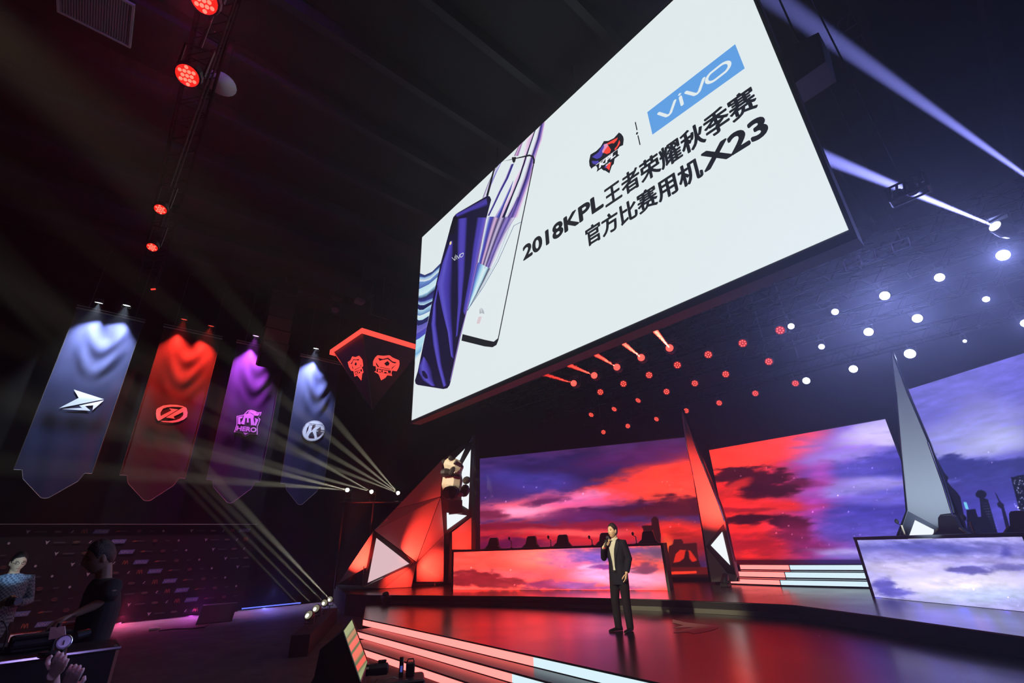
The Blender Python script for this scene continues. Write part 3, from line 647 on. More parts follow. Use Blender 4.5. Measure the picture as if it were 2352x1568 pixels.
print('centre', CA, CB, PY(2063, 955, 15.58))
backdrop('led_backdrop', 'screen above the lit rear steps, red clouds turning violet to the right', (CA.x, CA.y), (CB.x, CB.y), .99, CA.z + .02, cloud_centre, 230, 140)
RA = on_line(2085, 893, (-1.72, 15.25), -27.75); RB = on_line(2420, 800, (-1.72, 15.25), -27.75)
RT = on_line(2090, 893, (-1.72, 15.25), -27.75)
backdrop('led_backdrop', 'violet blue screen behind the right desk with dark city towers', (RA.x, RA.y), (RB.x, RB.y), ZU + .1, RT.z, cloud_right, 220, 240)

# rear steps up to the centre screen: two straight runs meeting at an angle
RS = [np.array(p) for p in ((-6.92, 13.92), (-5.58, 13.88), (-3.5, 14.15))]
zst = [(.62, .725), (.765, .885), (.925, 1.035)]
for i, (za, zb_) in enumerate(zst):
    off = .42 * i; a, b, c = [p + np.array([0.0, off]) for p in RS]; a = a + np.array([-.02 * i, 0])
    t = thing('rear_step', ('lowest', 'middle', 'topmost')[i] + ' of the three rear steps, riser glowing red then ice blue', 'step', (-5.4, a[1], ZU))
    outl = [a, b, c, np.array([c[0], 15.44]), np.array([a[0], 15.44])]
    MB().prism([(*p, zb_ + .02) for p in outl], (0, 0, -(zb_ + .02 - (ZU if i == 0 else zst[i - 1][1] + .02)))).build('tread', BLACKGLOSS, t)
    for q0, q1, m, lb in ((a, b, PINK, 'red lit half of the riser'), (b, c, ICE, 'ice blue lit half of the riser')):
        e = (q1 - q0) / np.linalg.norm(q1 - q0); nn = np.array([e[1], -e[0]]) * .006; q0 = q0 + nn + e * .02; q1 = q1 + nn - e * .0
        MB().add([(*q0, za), (*q1, za), (*q1, zb_), (*q0, zb_)], [(0, 1, 2, 3)]).build('riser_light', m, t, label=lb, fix=False)
MB2 = MB()
st = MB(); st.ab((-6.95, 15.46, ZU + .001), (-1.9, 15.565, .96)); o = st.build('screen_plinth', BLACK); tag(o, 'black plinth under the centre screen behind the rear steps', 'plinth')

# ================================================================== PLAYER DESKS
def desk(label, A, B, z0, z1, fn, nu, nv, depth=.75, trimr=True):
    A = np.array(A[:2], float); B = np.array(B[:2], float); t = (B - A) / np.linalg.norm(B - A); nrm = np.array([t[1], -t[0]])
    d = thing('player_desk', label, 'desk', ((A[0] + B[0]) / 2, (A[1] + B[1]) / 2, ZU))
    f = .07
    Ao, Bo = A - t * f, B + t * f; back = -nrm * depth
    mb = MB(); mb.prism([(*(Ao + nrm * .01), z1 + .06), (*(Bo + nrm * .01), z1 + .06), (*(Bo + back), z1 + .06), (*(Ao + back), z1 + .06)], (0, 0, -.055)); mb.build('desk_top', BLACK, d)
    for q in (Ao, Bo - t * f):
        mb = MB(); mb.prism([(*q, z1 + .005), (*(q + t * f), z1 + .005), (*(q + t * f + back), z1 + .005), (*(q + back), z1 + .005)], (0, 0, -(z1 + .003 - ZU))); mb.build('end_panel', BLACK, d)
    mb = MB(); a2_, b2_ = A - nrm * .02, B - nrm * .02; mb.prism([(*a2_, z1), (*b2_, z1), (*(b2_ - nrm * .06), z1), (*(a2_ - nrm * .06), z1)], (0, 0, -(z1 - ZU - .002))); mb.build('front_cabinet', BLACK, d)
    led_grid('front_display', (*A, z0), (*B, z0), (*B, z1), (*A, z1), nu, nv, fn, SKY, d, (0, 0, 0), 3.0)
    return d, A, B, t, nrm
dA, dB = PZ(1041, 1354.5, ZU), PZ(1533, 1356, ZU)
kL = desk('long desk at the left with a red and pink cloud screen front', dA, dB, ZU + .005, 1.645, cloud_desk_l, 245, 48)
eA = PZ(2010, 1371, ZU); eB = on_line(2430, 1415, (eA.x, eA.y), -27.75)
kR = desk('desk at the right with a pale violet cloud screen front', eA, eB, ZU + .005, 1.635, cloud_desk_r, 200, 70)

# ================================================================== SCENIC BLADES BETWEEN THE SCREENS
WHITEBOX = emis('light_box_white', rgb(236, 243, 246), 1.1)
def blade(label, yv, front, frame, tri, low, depth=.14, lowmat=None, wire=None):
    def PY(x, y, v):
        p = pix(x, y, (0, v, 0), (0, 1, 0)); p.z = max(p.z, ZU + .002); return p
    f = [PY(*p, yv) for p in front]
    b = thing('scenic_blade', label, 'scenic blade', (sum(p.x for p in f[-3:]) / 3, yv, ZU))
    MB().prism(f, (0, depth, 0)).build('face_panel', PALEPANEL, b)
    fr = [PY(*p, yv + .05) for p in frame]; MB().prism(fr, (0, depth - .06, 0)).build('edge_frame', BLACKGLOSS, b)
    if low:
        MB().prism([PY(*p, yv - .01) for p in low], (0, -.03, 0)).build('lower_panel', lowmat, b, label='dark framed panel around the white triangle')
    MB().prism([PY(*p, yv - .05) for p in tri], (0, -.012, 0)).build('light_triangle', WHITEBOX, b, label='glowing white triangle')
    if wire:
        for k, seg in enumerate(wire): MB().tube([PY(*p, yv - .03) for p in seg], .014, 5).build('trim_strip', mat('chrome_trim', (.7, .7, .72), .15, metal=1), b, label='thin chrome trim')
    return b
blade('tall tapering blade lit red between the left and middle screens', 13.75,
      [(1566, 945), (1602, 1040), (1624, 1092), (1651, 1164), (1664, 1198), (1693, 1322), (1690, 1335), (1634, 1336), (1617, 1232), (1598, 1121), (1583, 1049)],
      [(1563, 938), (1568, 938), (1608, 1040), (1656, 1160), (1668, 1198), (1697, 1335), (1629, 1336), (1610, 1207), (1591, 1092), (1576, 1019)],
      [(1659, 1221), (1677, 1297), (1633, 1252)], [(1663, 1205), (1692, 1320), (1672, 1316), (1622, 1254)], lowmat=mat('maroon_panel', (.10, .07, .07), .4), wire=[[(1567, 945), (1576, 1019), (1592, 1090)], [(1570, 950), (1603, 1040), (1652, 1160), (1664, 1197)]])
blade('tall tapering blade lit pale blue between the middle and right screens', 13.75,
      [(2048.5, 812), (2081.6, 900), (2130.6, 1015), (2165, 1112), (2197, 1215), (2215, 1275), (2050, 1275), (2067, 1225), (2084, 1173), (2071, 1040), (2059, 900)],
      [(2046, 806), (2051, 806), (2088, 900), (2137, 1015), (2172, 1112), (2204, 1215), (2222, 1275), (2045, 1275), (2060, 1225), (2080, 1173), (2068, 1040), (2056, 900)],
      [(2101.8, 1194), (2145, 1216), (2143, 1245), (2083, 1245)], [(2086, 1174), (2170, 1219), (2185, 1275), (2056, 1275), (2070, 1225)], lowmat=mat('slate_panel', (.08, .085, .11), .4), wire=[[(2059, 900), (2071, 1040), (2084, 1172)], [(2130.6, 1015), (2165, 1112), (2197, 1215)]])
lamp('blade_wash', 'SPOT', PY(1690, 1300, 11.5), 4600, (1, .05, .03), dirv=PY(1618, 1130, 13.75) - PY(1690, 1300, 11.5), size=38, blend=1)
lamp('blade_wash', 'SPOT', PY(2120, 1235, 11.0), 430, (.58, .76, 1), dirv=PY(2094, 1050, 13.75) - PY(2120, 1235, 11.0), size=74, blend=1)

# ================================================================== FACETED SCENIC WALL ON THE LEFT
SP = np.array((-14.75, 11.0, 0)); SA = math.radians(58); SNv = np.array((math.sin(SA), -math.cos(SA), 0))
def SS(px, py, d=0.0):
    p = pix(px, py, SP + SNv * d, SNv); p.z = max(p.z, ZU + .004); return p
fw_ = thing('faceted_scenery', 'angular red lit scenery of triangular panels left of the sunset screen', 'scenery', (-15.5, 9.6, ZU))
V = {'A': (775, 1342, .1), 'B': (858, 1218, .35), 'C': (832, 1350, .55), 'D': (957, 1292, .75), 'E': (1013, 1140, .2), 'F': (1018, 1052, .0), 'G': (1089, 1001, .1), 'H': (1084, 1186, .25), 'I': (1020, 1229, .35), 'J': (905, 1170, .05), 'K': (945, 1358, .3), 'L': (880, 1360, .3), 'M': (957, 1336, .25), 'N': (1019, 1336, .2), 'O': (847, 1300, .3), 'P': (1088, 1262, .1), 'Q': (1038, 1222, .2), 'R': (1038, 1262, .15)}
def VV(k, dd=0): return SS(V[k][0], V[k][1], V[k][2] + dd)
GREYPAN = mat('grey_fabric_panel', (.36, .33, .33), .6, bump=.05, bscale=200)
def facet(keys, m, shrink=.97, name='facet_panel', label=None, th=.05):
    P = [VV(k) for k in keys]; c = sum(P, Vector()) / len(P); P = [c + (p - c) * shrink for p in P]
    nrm = (P[1] - P[0]).cross(P[2] - P[0]).normalized()
    if nrm.dot(Vector(SNv)) > 0: nrm = -nrm
    return MB().prism(P, nrm * th).build(name, m, fw_, label=label)
for ks in (('A', 'B', 'O'), ('B', 'J', 'E'), ('J', 'F', 'E'), ('B', 'E', 'D'), ('E', 'I', 'D'), ('C', 'D', 'L'), ('L', 'D', 'K')):
    facet(ks, GREYPAN)
facet(('B', 'D', 'C'), FRAMEDARK, .99, 'triangle_frame', 'dark frame of the left light triangle', .06)
facet(('F', 'G', 'H', 'E'), FRAMEDARK, .99, 'upper_frame', 'dark maroon frame holding the white triangles', .06)
facet(('E', 'H', 'I'), FRAMEDARK, .99, 'lower_frame', None, .06)
facet(('D', 'I', 'N', 'M'), GREYPAN, .99)
facet(('Q', 'H', 'P', 'R'), GREYPAN, .98)
PINKBOX = emis('light_box_pink', rgb(226, 190, 196), 1.0)
def inset(pts, m, dd, label): MB().prism([SS(*p, dd) for p in pts], tuple(SNv * .015)).build('light_triangle', m, fw_, label=label)
inset([(864.5, 1235), (940, 1294), (844.5, 1338)], PINKBOX, .80, 'glowing pale pink triangle')
inset([(1068, 1030), (1042, 1056), (1056, 1057)], WHITEBOX, .35, 'glowing white sliver at the top')
inset([(1081.5, 1032), (1076, 1169), (1061, 1160), (1058, 1110), (1063, 1064)], WHITEBOX, .40, 'tall glowing white triangle')
inset([(1026, 1177), (1072.5, 1183.5), (1027, 1216)], WHITEBOX, .45, 'glowing white triangle at the foot')
chr_ = mat('chrome_trim', (.7, .7, .72), .15, metal=1)
for seg in ([(836, 1300), (832, 1349), (880, 1327)], [(1087, 1003), (1078, 1016)], [(1088, 1030), (1084, 1140)], [(1020, 1228), (1046, 1210)], [(864, 1214), (890, 1190)]):
    MB().tube([SS(*p, .86 if p[0] < 900 and p[1] > 1290 else .42) for p in seg], .016, 5).build('trim_strip', chr_, fw_, label='thin chrome trim')
# dark backing and legs that carry the panels
mb = MB(); P = [SS(*p, -.35) for p in [(775, 1342), (1089, 1003), (1098, 1335), (900, 1352)]]
mb.prism(P, tuple(SNv * -.05)); mb.build('backing', BLACKCLOTH, fw_)
for px_ in (900, 1000, 1075):
    q = SS(px_, 1310, -.25); MB().tube([(q.x, q.y, ZU + .004), (q.x, q.y, 2.2)], .04, 6).build('support_leg', BLACK, fw_)
q0, q1 = SS(1092, 1000, .3), SS(1093, 1350, .3)
MB().ab((q0.x - .12, q0.y - .1, ZU + .001), (q0.x + .14, q0.y + .1, q0.z)).build('corner_post', BLACK, fw_, label='black post beside the sunset screen')
for pxa, tgt, en, sz in (((885, 1366), (975, 1225), 2000, 40), ((985, 1352), (990, 1300), 700, 60), ((800, 1372), (826, 1275), 1700, 46), ((915, 1360), (915, 1330), 360, 60), ((1060, 1345), (1062, 1240), 500, 45)):
    p0 = SS(*pxa, 1.6); p0.z = max(p0.z, ZU + .35); t0 = SS(*tgt, .3)
    lamp('red_uplight', 'SPOT', p0, en, (1, .045, .025), dirv=t0 - p0, size=sz, blend=.9)

lamp('red_wash', 'SPOT', (-12.0, 4.5, 1.2), 420, (1, .04, .04), dirv=SS(985, 1180) - Vector((-12.0, 4.5, 1.2)), size=48, blend=1)

# ================================================================== PANDA SCULPTURE
pc = SS(1043, 1085, .85); pdir = Vector((pc.x, pc.y, 0)).normalized(); pright = Vector((pdir.y, -pdir.x, 0)); SCALE = (pc - Vector(CO)).dot(Vector(CF)) / FPX
def PP(px, py, dep=0.0): return pix(px, py, tuple(pc), tuple(pdir)) - pdir * dep
panda = thing('panda_sculpture', 'low poly black and white panda sculpture sitting on a dark block', 'sculpture', tuple(PP(1043, 1150)))
PW = mat('panda_white', (.62, .52, .38), .55); PBK = mat('panda_black', (.03, .022, .02), .45)
RZ = Matrix((pright, pdir, Vector((0, 0, 1)))).transposed()
def ell(mb, px, py, dep, rx, ry, rz, mi, tilt=0, n=7, m=5):
    R = RZ @ Matrix.Rotation(math.radians(tilt), 3, 'Y'); mb.sphere(PP(px, py, dep), (rx * SCALE, ry * SCALE, rz * SCALE), n, m, R, mi)
b = MB()
ell(b, 1038, 1108, .05, 24, 24, 33, 0, 8, 9, 7)
ell(b, 1037, 1094, .05, 24.5, 24.5, 12, 1, 6, 9, 4)
ell(b, 1041, 1071, .12, 24, 22, 17.5, 0, 20, 9, 7)
ell(b, 1056, 1074, .18, 9, 10, 7.5, 0, 10, 7, 5)
rm = b.build('body', [PW, PBK], panda)
for nm, a in (('ear', [(1020, 1060, .0, 6, 5, 6, 0)]), ('ear', [(1034, 1056, .45, 5, 4, 5.5, 0)]), ('arm', [(1024, 1089, .5, 13, 9, 9, 0), (1038, 1087, .62, 6, 6, 11, 28)]), ('arm', [(1071, 1104, .15, 10, 7, 8.5, -35)]), ('leg', [(1035, 1134, .45, 21, 13, 15, -8)]), ('leg', [(1067, 1128, .25, 11, 10, 14, 12)])):
    mb = MB()
    for e_ in a: ell(mb, *e_[:6], 0, e_[6])
    mb.build(nm, PBK, panda)
mb = MB(); ell(mb, 1060.5, 1073.5, .30, 3.6, 3, 3, 0); mb.build('nose', PBK, panda)
mb = MB(); P = [PP(*p, .62) for p in [(1041.5, 1070), (1045.5, 1071), (1050.5, 1064), (1047, 1062)]]; mb.prism(P, -pdir * -.25); mb.build('eye_patch', PBK, panda)
mb = MB(); ell(mb, 1057, 1139, .45, 7, 4, 5, 0); mb.build('foot_sole', mat('panda_grey', (.35, .33, .4), .5), panda)
blk = MB(); a_, b_ = PP(1031, 1181, .3), PP(1061, 1149, -.9)
P = [PP(1031, 1182, .35), PP(1061.5, 1179, .35), PP(1061.5, 1150, .35), PP(1031, 1150, .35)]; blk.prism(P, pdir * .3)
o = blk.build('pedestal_block', mat('slate_block', (.09, .09, .11), .5)); tag(o, 'dark slate block under the panda fixed to the faceted scenery', 'pedestal')
lamp('panda_key', 'SPOT', (-11.6, 2.0, 6.6), 4600, (1, .90, .70), dirv=PP(1043, 1090) - Vector((-11.6, 2.0, 6.6)), size=9, blend=.4)

# ================================================================== TRUSSES
def truss(label, a, b, s=.34, bay=.5, drops=(), r=.022):
    """box truss between a and b (a horizontal run); a, b = lower edge centre line"""
    a = Vector(a); b = Vector(b); t = (b - a).normalized(); sd = t.cross(Vector((0, 0, 1))).normalized() * s / 2; up = Vector((0, 0, s))
    T = thing('lighting_truss', label, 'truss', tuple((a + b) / 2))
    for o_ in (sd, -sd, sd + up, -sd + up): MB().tube([a + o_, b + o_], r, 6).build('chord', TRUSSM, T)
    L = (b - a).length; n = int(L / bay); mb = MB()
    for k in range(n):
        p, q = a + t * (L * k / n), a + t * (L * (k + 1) / n); m_ = (p + q) / 2
        mb.tube([p + sd, m_ + sd + up, q + sd], r * .5, 4); mb.tube([p - sd, m_ - sd + up, q - sd], r * .5, 4); mb.tube([p + sd, q - sd], r * .5, 4); mb.tube([p + up + sd, q + up - sd], r * .5, 4)
        mb.tube([p - sd, p + sd], r * .5, 4)
    mb.build('lacing', TRUSSM, T)
    for f in drops:
        p = a + t * (L * f) + up; MB().tube([p, (p.x, p.y, ZC)], .012, 5).build('hanging_cable', STEEL, T)
    return T
TRUSSM = mat('truss_black', (.004, .004, .0045), .7, spec=.04)
ZL = 5.8; ZT = 6.12
ROWY = {1: 14.56, 2: 12.04, 3: 10.26, 4: 9.12}
ORD = {1: 'farthest', 2: 'second farthest', 3: 'third farthest', 4: 'nearest'}
for k, y in ROWY.items():
    truss('%s of the four black lighting trusses over the stage' % ORD[k], (-12.2, y + .17, ZT), (4.5, y + .17, ZT), drops=(.05, .5, .95))
LTY = -.35
truss('black lighting truss with red lamps under the ceiling at upper left', (-17.5, LTY - .15, 10.15), (-4.2, LTY - .15, 10.15), s=.5, bay=.6, drops=(.1, .5, .97))

# ================================================================== LAMPS
RED_L = emis('red_lens', (.42, .014, .010), 1.0, 'NONE'); RED_D = emis('red_led', (3.0, .30, .20), 1.0, 'NONE')
WHT_D = emis('white_led', (.9, .97, 1.0), 5.0, 'NONE'); WHT_B = emis('white_led_bright', (.70, .82, 1.0), 30.0, 'NONE'); WHT_M = emis('white_led_mid', (.70, .76, 1.0), 12.0, 'NONE'); DIML = mat('lamp_lens_glass', (.05, .05, .06), .15)
VIO_D = emis('violet_led', (1.0, .45, 1.3), 3.0, 'NONE')
def par(label, pos, dirv, r, lens, dots, hang, group=None, ndots=7, cat='stage lamp', name='par_lamp', hy=None, sh=1.6):
    pos = Vector(pos); dirv = Vector(dirv).normalized(); L = thing(name, label, cat, tuple(pos), group)
    R = frame_to(dirv).to_4x4(); M = Matrix.Translation(pos) @ R
    MB().lathe([(r * .99, -.004), (r * 1.12, .0), (r * 1.12, .07 * r / .1), (r * 1.0, .12 * r / .1), (r * .72, sh * r), (r * .3, sh * r * 1.08), (.001, sh * r * 1.1)], M, 14).build('housing', BLACK, L, smooth=False)
    m2 = MB(); m2.add([M @ Vector((r * .96 * math.cos(k * PI / 10), r * .96 * math.sin(k * PI / 10), -.008)) for k in range(20)], [list(range(20))]); m2.build('lens', lens, L, fix=False)
    if dots:
        m3 = MB(); pts = [(0, 0)] + [(.62 * r * math.cos(2 * PI * k / ndots), .62 * r * math.sin(2 * PI * k / ndots)) for k in range(ndots)] if ndots < 9 else [(r * .27 * (i - (1.5 if abs(j) == 1 else 1)) * 1.35, r * .38 * j) for j in (-1, 0, 1) for i in range(4 if abs(j) == 1 else 3)] + [(0, r * .75), (0, -r * .75)]
        for x, y in pts: m3.add([M @ Vector((x + .17 * r * math.cos(k * PI / 4), y + .17 * r * math.sin(k * PI / 4), -.012)) for k in range(8)], [list(range(8))])
        m3.build('led_cluster', dots, L, fix=False)
    c = M @ Vector((0, 0, r * .7)); sx = (R @ Vector((1, 0, 0, 0))).to_3d(); sx.z = 0; sx.normalize()
    top = Vector((c.x, hy if hy is not None else c.y, hang)); k = .55 * (1 if hang > c.z else -1) * min(abs(hang - c.z), .5)
    MB().tube([c + sx * r * 1.1, c + sx * r * 1.2 + Vector((0, 0, k)), c - sx * r * 1.2 + Vector((0, 0, k)), c - sx * r * 1.1], .012, 5).build('yoke', BLACK, L)
    MB().tube([c + Vector((0, 0, k)), top], .014, 6).build('clamp', BLACK, L)
    return L
def sdir(p): return Vector((-2.5, 1.0, 1.2)) - p
rows_red = {1: [(1386, 992), (1442, 978), (1508, 962), (1576, 943), (1652, 925), (1735, 903), (1827, 880)], 2: [(1358, 952), (1411, 939), (1466, 919), (1531, 899), (1596, 880), (1667, 859), (1766, 830)],
            3: [(1379, 900), (1432, 881), (1491, 861), (1556, 838), (1627, 814), (1706, 788), (1792, 758)]}
NTH = ['leftmost', 'second from left', 'third from left', 'fourth from left', 'fifth from left', 'sixth from left', 'rightmost']
off_axis = {(1, 2), (2, 0), (2, 1), (2, 2)}
for k, L in rows_red.items():
    for i, p in enumerate(L):
        q = PY(*p, ROWY[k]); d = sdir(q)
        if (k, i) in off_axis: d = Vector((-9.0, 6.0, 0)) - q
        par('small red stage lamp, %s red one on the %s stage truss' % (NTH[i], ORD[k]), q, d, .095, RED_L, RED_D, ZT, 'red lamps over the stage', hy=ROWY[k])
rows_w = [(1, (1852, 874), 'dim', .105), (1, (1960, 847), 'dim', .11), (1, (2090, 812), 'dim', .13), (1, (2216, 783), 'tiny', .05), (2, (1887, 796), 'mid', .085), (2, (1995, 762), 'bri', .12), (2, (2107, 731), 'bri', .12), (2, (2265, 687), 'mid', .075),
          (3, (1817, 749), 'mid', .085), (3, (1918, 716), 'mid', .085), (3, (2032, 679), 'bri', .11), (3, (2158, 637), 'mid', .10), (3, (2304, 586), 'bri', .12), (2, (2356, 742), 'mid', .1)]
wlab = ['round white lamp nearest the red ones on the farthest stage truss', 'round white lamp, second on the farthest stage truss', 'largest plain white lamp above the tip of the pale blue blade', 'tiny violet white lamp at the right end of the farthest truss', 'soft white lamp leftmost on the second farthest truss', 'glaring white lamp above the middle screen, lowest of the glaring ones', 'glaring white lamp just above the pale blue blade tip', 'small white lamp with a star of light at the right', 'small white lamp below the big screen, next to the red lamps', 'small glowing white lamp second on the third truss', 'glaring white lamp uppermost left beside the big screen corner', 'medium white lamp between two glaring ones on the third truss', 'glaring white lamp highest at the far right', 'white lamp half cut off by the right picture edge']
for (k, p, kind, r), lb in zip(rows_w, wlab):
    q = PY(*p, ROWY[k]); m = {'dim': WHT_D, 'mid': WHT_M, 'bri': WHT_B, 'tiny': WHT_M}[kind]
    d = Vector((0, 0, CAM_H)) - q if kind in ('bri', 'mid') else Vector((-1.5, 2, 0)) - q
    L = par(lb, q, d, r * .72 if kind != 'dim' else r * .92, m, None, ZT, 'white lamps over the stage', hy=ROWY[k])
    en = {'bri': 430, 'mid': 110, 'dim': 18, 'tiny': 26}[kind]
    lamp('glare_light', 'SPOT', q + d.normalized() * .05, en * (1.3 if p[0] > 2300 else 1), (.29, .35, 1), L, Vector((0, 0, CAM_H)) - q, 75, 1, .03)
# beam lamps -------------------------------------------------------------
def moving_head(label, pos, dirv, r, lens, hang, group=None, name='beam_lamp'):
    """head with lens at pos, yoke and base box; hang = height of what it is fixed to"""
    pos = Vector(pos); dirv = Vector(dirv).normalized(); L = thing(name, label, 'stage lamp', tuple(pos), group); R = frame_to(dirv); M = Matrix.Translation(pos) @ R.to_4x4()
    h = MB(); h.lathe([(r * .9, -.01), (r * 1.2, 0), (r * 1.35, r), (r * 1.5, r * 2.2), (r * 1.3, r * 3.4), (r * .5, r * 4), (.001, r * 4.05)], M, 14); hd = h.build('head', BLACK, L)
    m2 = MB(); m2.add([M @ Vector((r * math.cos(k * PI / 10), r * math.sin(k * PI / 10), -.014)) for k in range(20)], [list(range(20))]); m2.build('lens', lens, hd, fix=False)
    c = M @ Vector((0, 0, r * 2.2)); up = 1 if hang > c.z else -1
    sx = R @ Vector((1, 0, 0)); sx.z = 0; sx.normalize(); gap = abs(hang - c.z); y0 = c + Vector((0, 0, up * max(gap - r * 1.2, r * .4)))
    MB().tube([c + sx * r * 1.55, y0 + sx * r * 1.7, y0 - sx * r * 1.7, c - sx * r * 1.55], r * .28, 6).build('yoke', BLACK, L)
    MB().bevbox((c.x, c.y, hang - up * max(abs(hang - y0.z), .04) / 2), (r * 3.2, r * 3.0, max(abs(hang - y0.z), .04)), r * .2).build('base', BLACK, L)
    return L
REND = [(1229, 853), (1290, 831), (1352, 804), (1415.5, 775), (1491, 743)]
RLENS = emis('red_beam_lens', (2.2, .16, .12), 1.0, 'NONE'); WLENS = emis('white_beam_lens', (.75, .8, 1.0), 4.0, 'NONE')
for i, (p, e_) in enumerate(zip([(1318, 880), (1365, 862), (1417, 843), (1473, 821), (1538, 799)], (1.3e5, 1.9e5, 2.4e5, 5.2e5, 9e5))):
    q = PY(*p, ROWY[4]); DR = PY(*REND[i], 6.5) - q; L = moving_head('red beam lamp, %s of the five throwing red rays below the big screen' % NTH[i].replace('fifth from left', 'rightmost'), q, DR, .085, RLENS, ZT, 'red beam lamps on the nearest stage truss')
    lamp('beam_light', 'SPOT', q + DR.normalized() * .03, e_, (1, .04, .025), L, DR, 2.3, .5, .015)
for i, (p, e_, lb) in enumerate((((2287, 520), 2.2e6, 'beam lamp with a round white lens throwing a violet ray behind the big screen'), ((2444, 465), 3.2e6, 'beam lamp past the right picture edge throwing the upper violet ray'))):
    q = PY(*p, ROWY[4]); DW = (PY(1885, 358, 6.7) if i == 0 else PY(1800, 12, 7.0)) - q; L = moving_head(lb, q, DW, .075, WLENS, ZT, 'white beam lamps on the nearest stage truss')
    lamp('beam_light', 'SPOT', q + DW.normalized() * .03, e_ * 1.3, (.27, .29, 1), L, DW, 4.4, .9, .015)
# warm beam lamps on a low bar at the left
WARML = emis('warm_lens', (1.0, .95, .75), 20.0, 'NONE')
wz = 3.9; wp_ = [PZ(914.5, 1132, wz), PZ(853.5, 1129, wz), PZ(798, 1125, wz)]
fans = [[(735, 925), (690, 950), (650, 985), (625, 1020)], [(640, 1010), (620, 1065)], [(620, 1080), (600, 1110)]]
a, b = wp_[0] + Vector((.6, -.05, 0)), wp_[2] + Vector((-.5, .05, 0)); d_ = (b - a)
bar = thing('lighting_bar', 'low black lighting bar with three warm beam lamps at the left', 'lighting bar', (a.x, a.y, 0))
MB().tube([a + Vector((0, 0, -.4)), b + Vector((0, 0, -.4))], .03, 8).build('crossbar', BLACK, bar)
for f in (.03, .5, .97):
    q = a + d_ * f; MB().tube([(q.x, q.y, ZU + .002), (q.x, q.y, wz - .4)], .035, 8).build('upright', BLACK, bar)
for i, (q, fn) in enumerate(zip(wp_, fans)):
    tg = [at(*t, 11.5) for t in fn]; dm = sum(((t - q).normalized() for t in tg), Vector()).normalized()
    L = moving_head(('largest and rightmost', 'middle', 'leftmost')[i] + ' of the three warm white beam lamps beside the red wall', q, dm, .07, WARML, wz - .37, 'warm beam lamps at the left')
    for t in tg: lamp('beam_light', 'SPOT', q + dm * .03, (6e4, 5e4, 5.5e4)[i], (1, .93, .68), L, t - q, 1.9, .8, .012)
# four floor lamps
for i, (p, r) in enumerate((((709, 1412), .085), ((726, 1397), .08), ((745, 1384), .075), ((758, 1376), .07))):
    q = PZ(*p, .62); d = at(520 + i * 28, 1215, 9.5) - q
    fac = (d.normalized() * .55 + (Vector(CO) - q).normalized() * .6)
    L = par('floor lamp with a cream ring, %s of the four by the stage steps' % ('first and brightest', 'second', 'third', 'fourth and farthest')[i], q, fac, r, emis('cream_lens', rgb(196, 190, 160), .4, 'NONE'), None, .36, 'cream ringed floor lamps')
    MB().add([q + frame_to(fac) @ Vector((r * .45 * math.cos(k * PI / 8) + r * .25, r * .5 * math.sin(k * PI / 8) - r * .2, -.014)) for k in range(16)], [list(range(16))]).build('bulb', emis('warm_bulb', (1, 1, .9), 2.2 if i < 2 else .5, 'NONE'), L, fix=False)
    lamp('beam_light', 'SPOT', q + fac.normalized() * .04, (1.3e5, 1e5, 6e4, 9e4)[i], (1, .92, .72), L, d, 2.0, .7, .012)
lb_ = MB(); qa, qb = PZ(700, 1418, .62), PZ(762, 1373, .62); e_ = (qb - qa); e_.z = 0; e_.normalize(); n_ = Vector((-e_.y, e_.x, 0)) * .17
lb_.prism([Vector((p.x, p.y, .36)) for p in (qa + n_ - e_ * .2, qb + n_ + e_ * .2, qb - n_ + e_ * .2, qa - n_ - e_ * .2)], (0, 0, -.358)); o = lb_.build('lamp_bench', BLACKCLOTH); tag(o, 'long black draped bench under the four cream ringed floor lamps', 'bench')
# red lamps of the left truss
for i, (p, r) in enumerate((((470, 1), .075), ((431, 173), .075), ((369, 480), .06), ((350, 567), .06))):
    q = PY(*p, LTY + .1); d = Vector((q.x * .75, 1.2, 2)) - q
    d = Vector((q.x + 1.2, q.y - .4, q.z - 3.0)) - q
    L = par('red LED lamp, %s of four on the upper left truss' % ('topmost at the picture edge', 'second, largest with a red hood', 'third', 'lowest')[i], q, d, r, emis('red_hood_glow', (.9, .02, .012), 1.0), RED_D, 10.15, 'red lamps on the upper left truss', ndots=12, hy=LTY + .1)
    lamp('red_lamp_light', 'SPOT', q - Vector((0, 0, .03)), (40, 22, 8, 5)[i], (1, .03, .12), L, d, 120, 1, .05)
lamp('violet_wash', 'SPOT', (-3.4, -1.2, 11.6), 260, (.35, .06, 1), dirv=(-5.4, 1.0, .3), size=70, blend=1)
# pendant dome beside it
q = PZ(507, 193, 10.95); o = MB().lathe([(.30, 0), (.28, .05), (.2, .12), (.1, .16), (.03, .2)], Matrix.Translation(q), 18)
pl = thing('pendant_lamp', 'unlit pale dome lamp hanging beside the upper left truss', 'ceiling lamp', tuple(q))
o.build('lamp_shade', mat('pale_enamel', (.55, .55, .58), .3), pl, smooth=True); MB().tube([q + Vector((0, 0, .19)), (q.x, q.y, ZC)], .012, 6).build('cord', BLACK, pl)

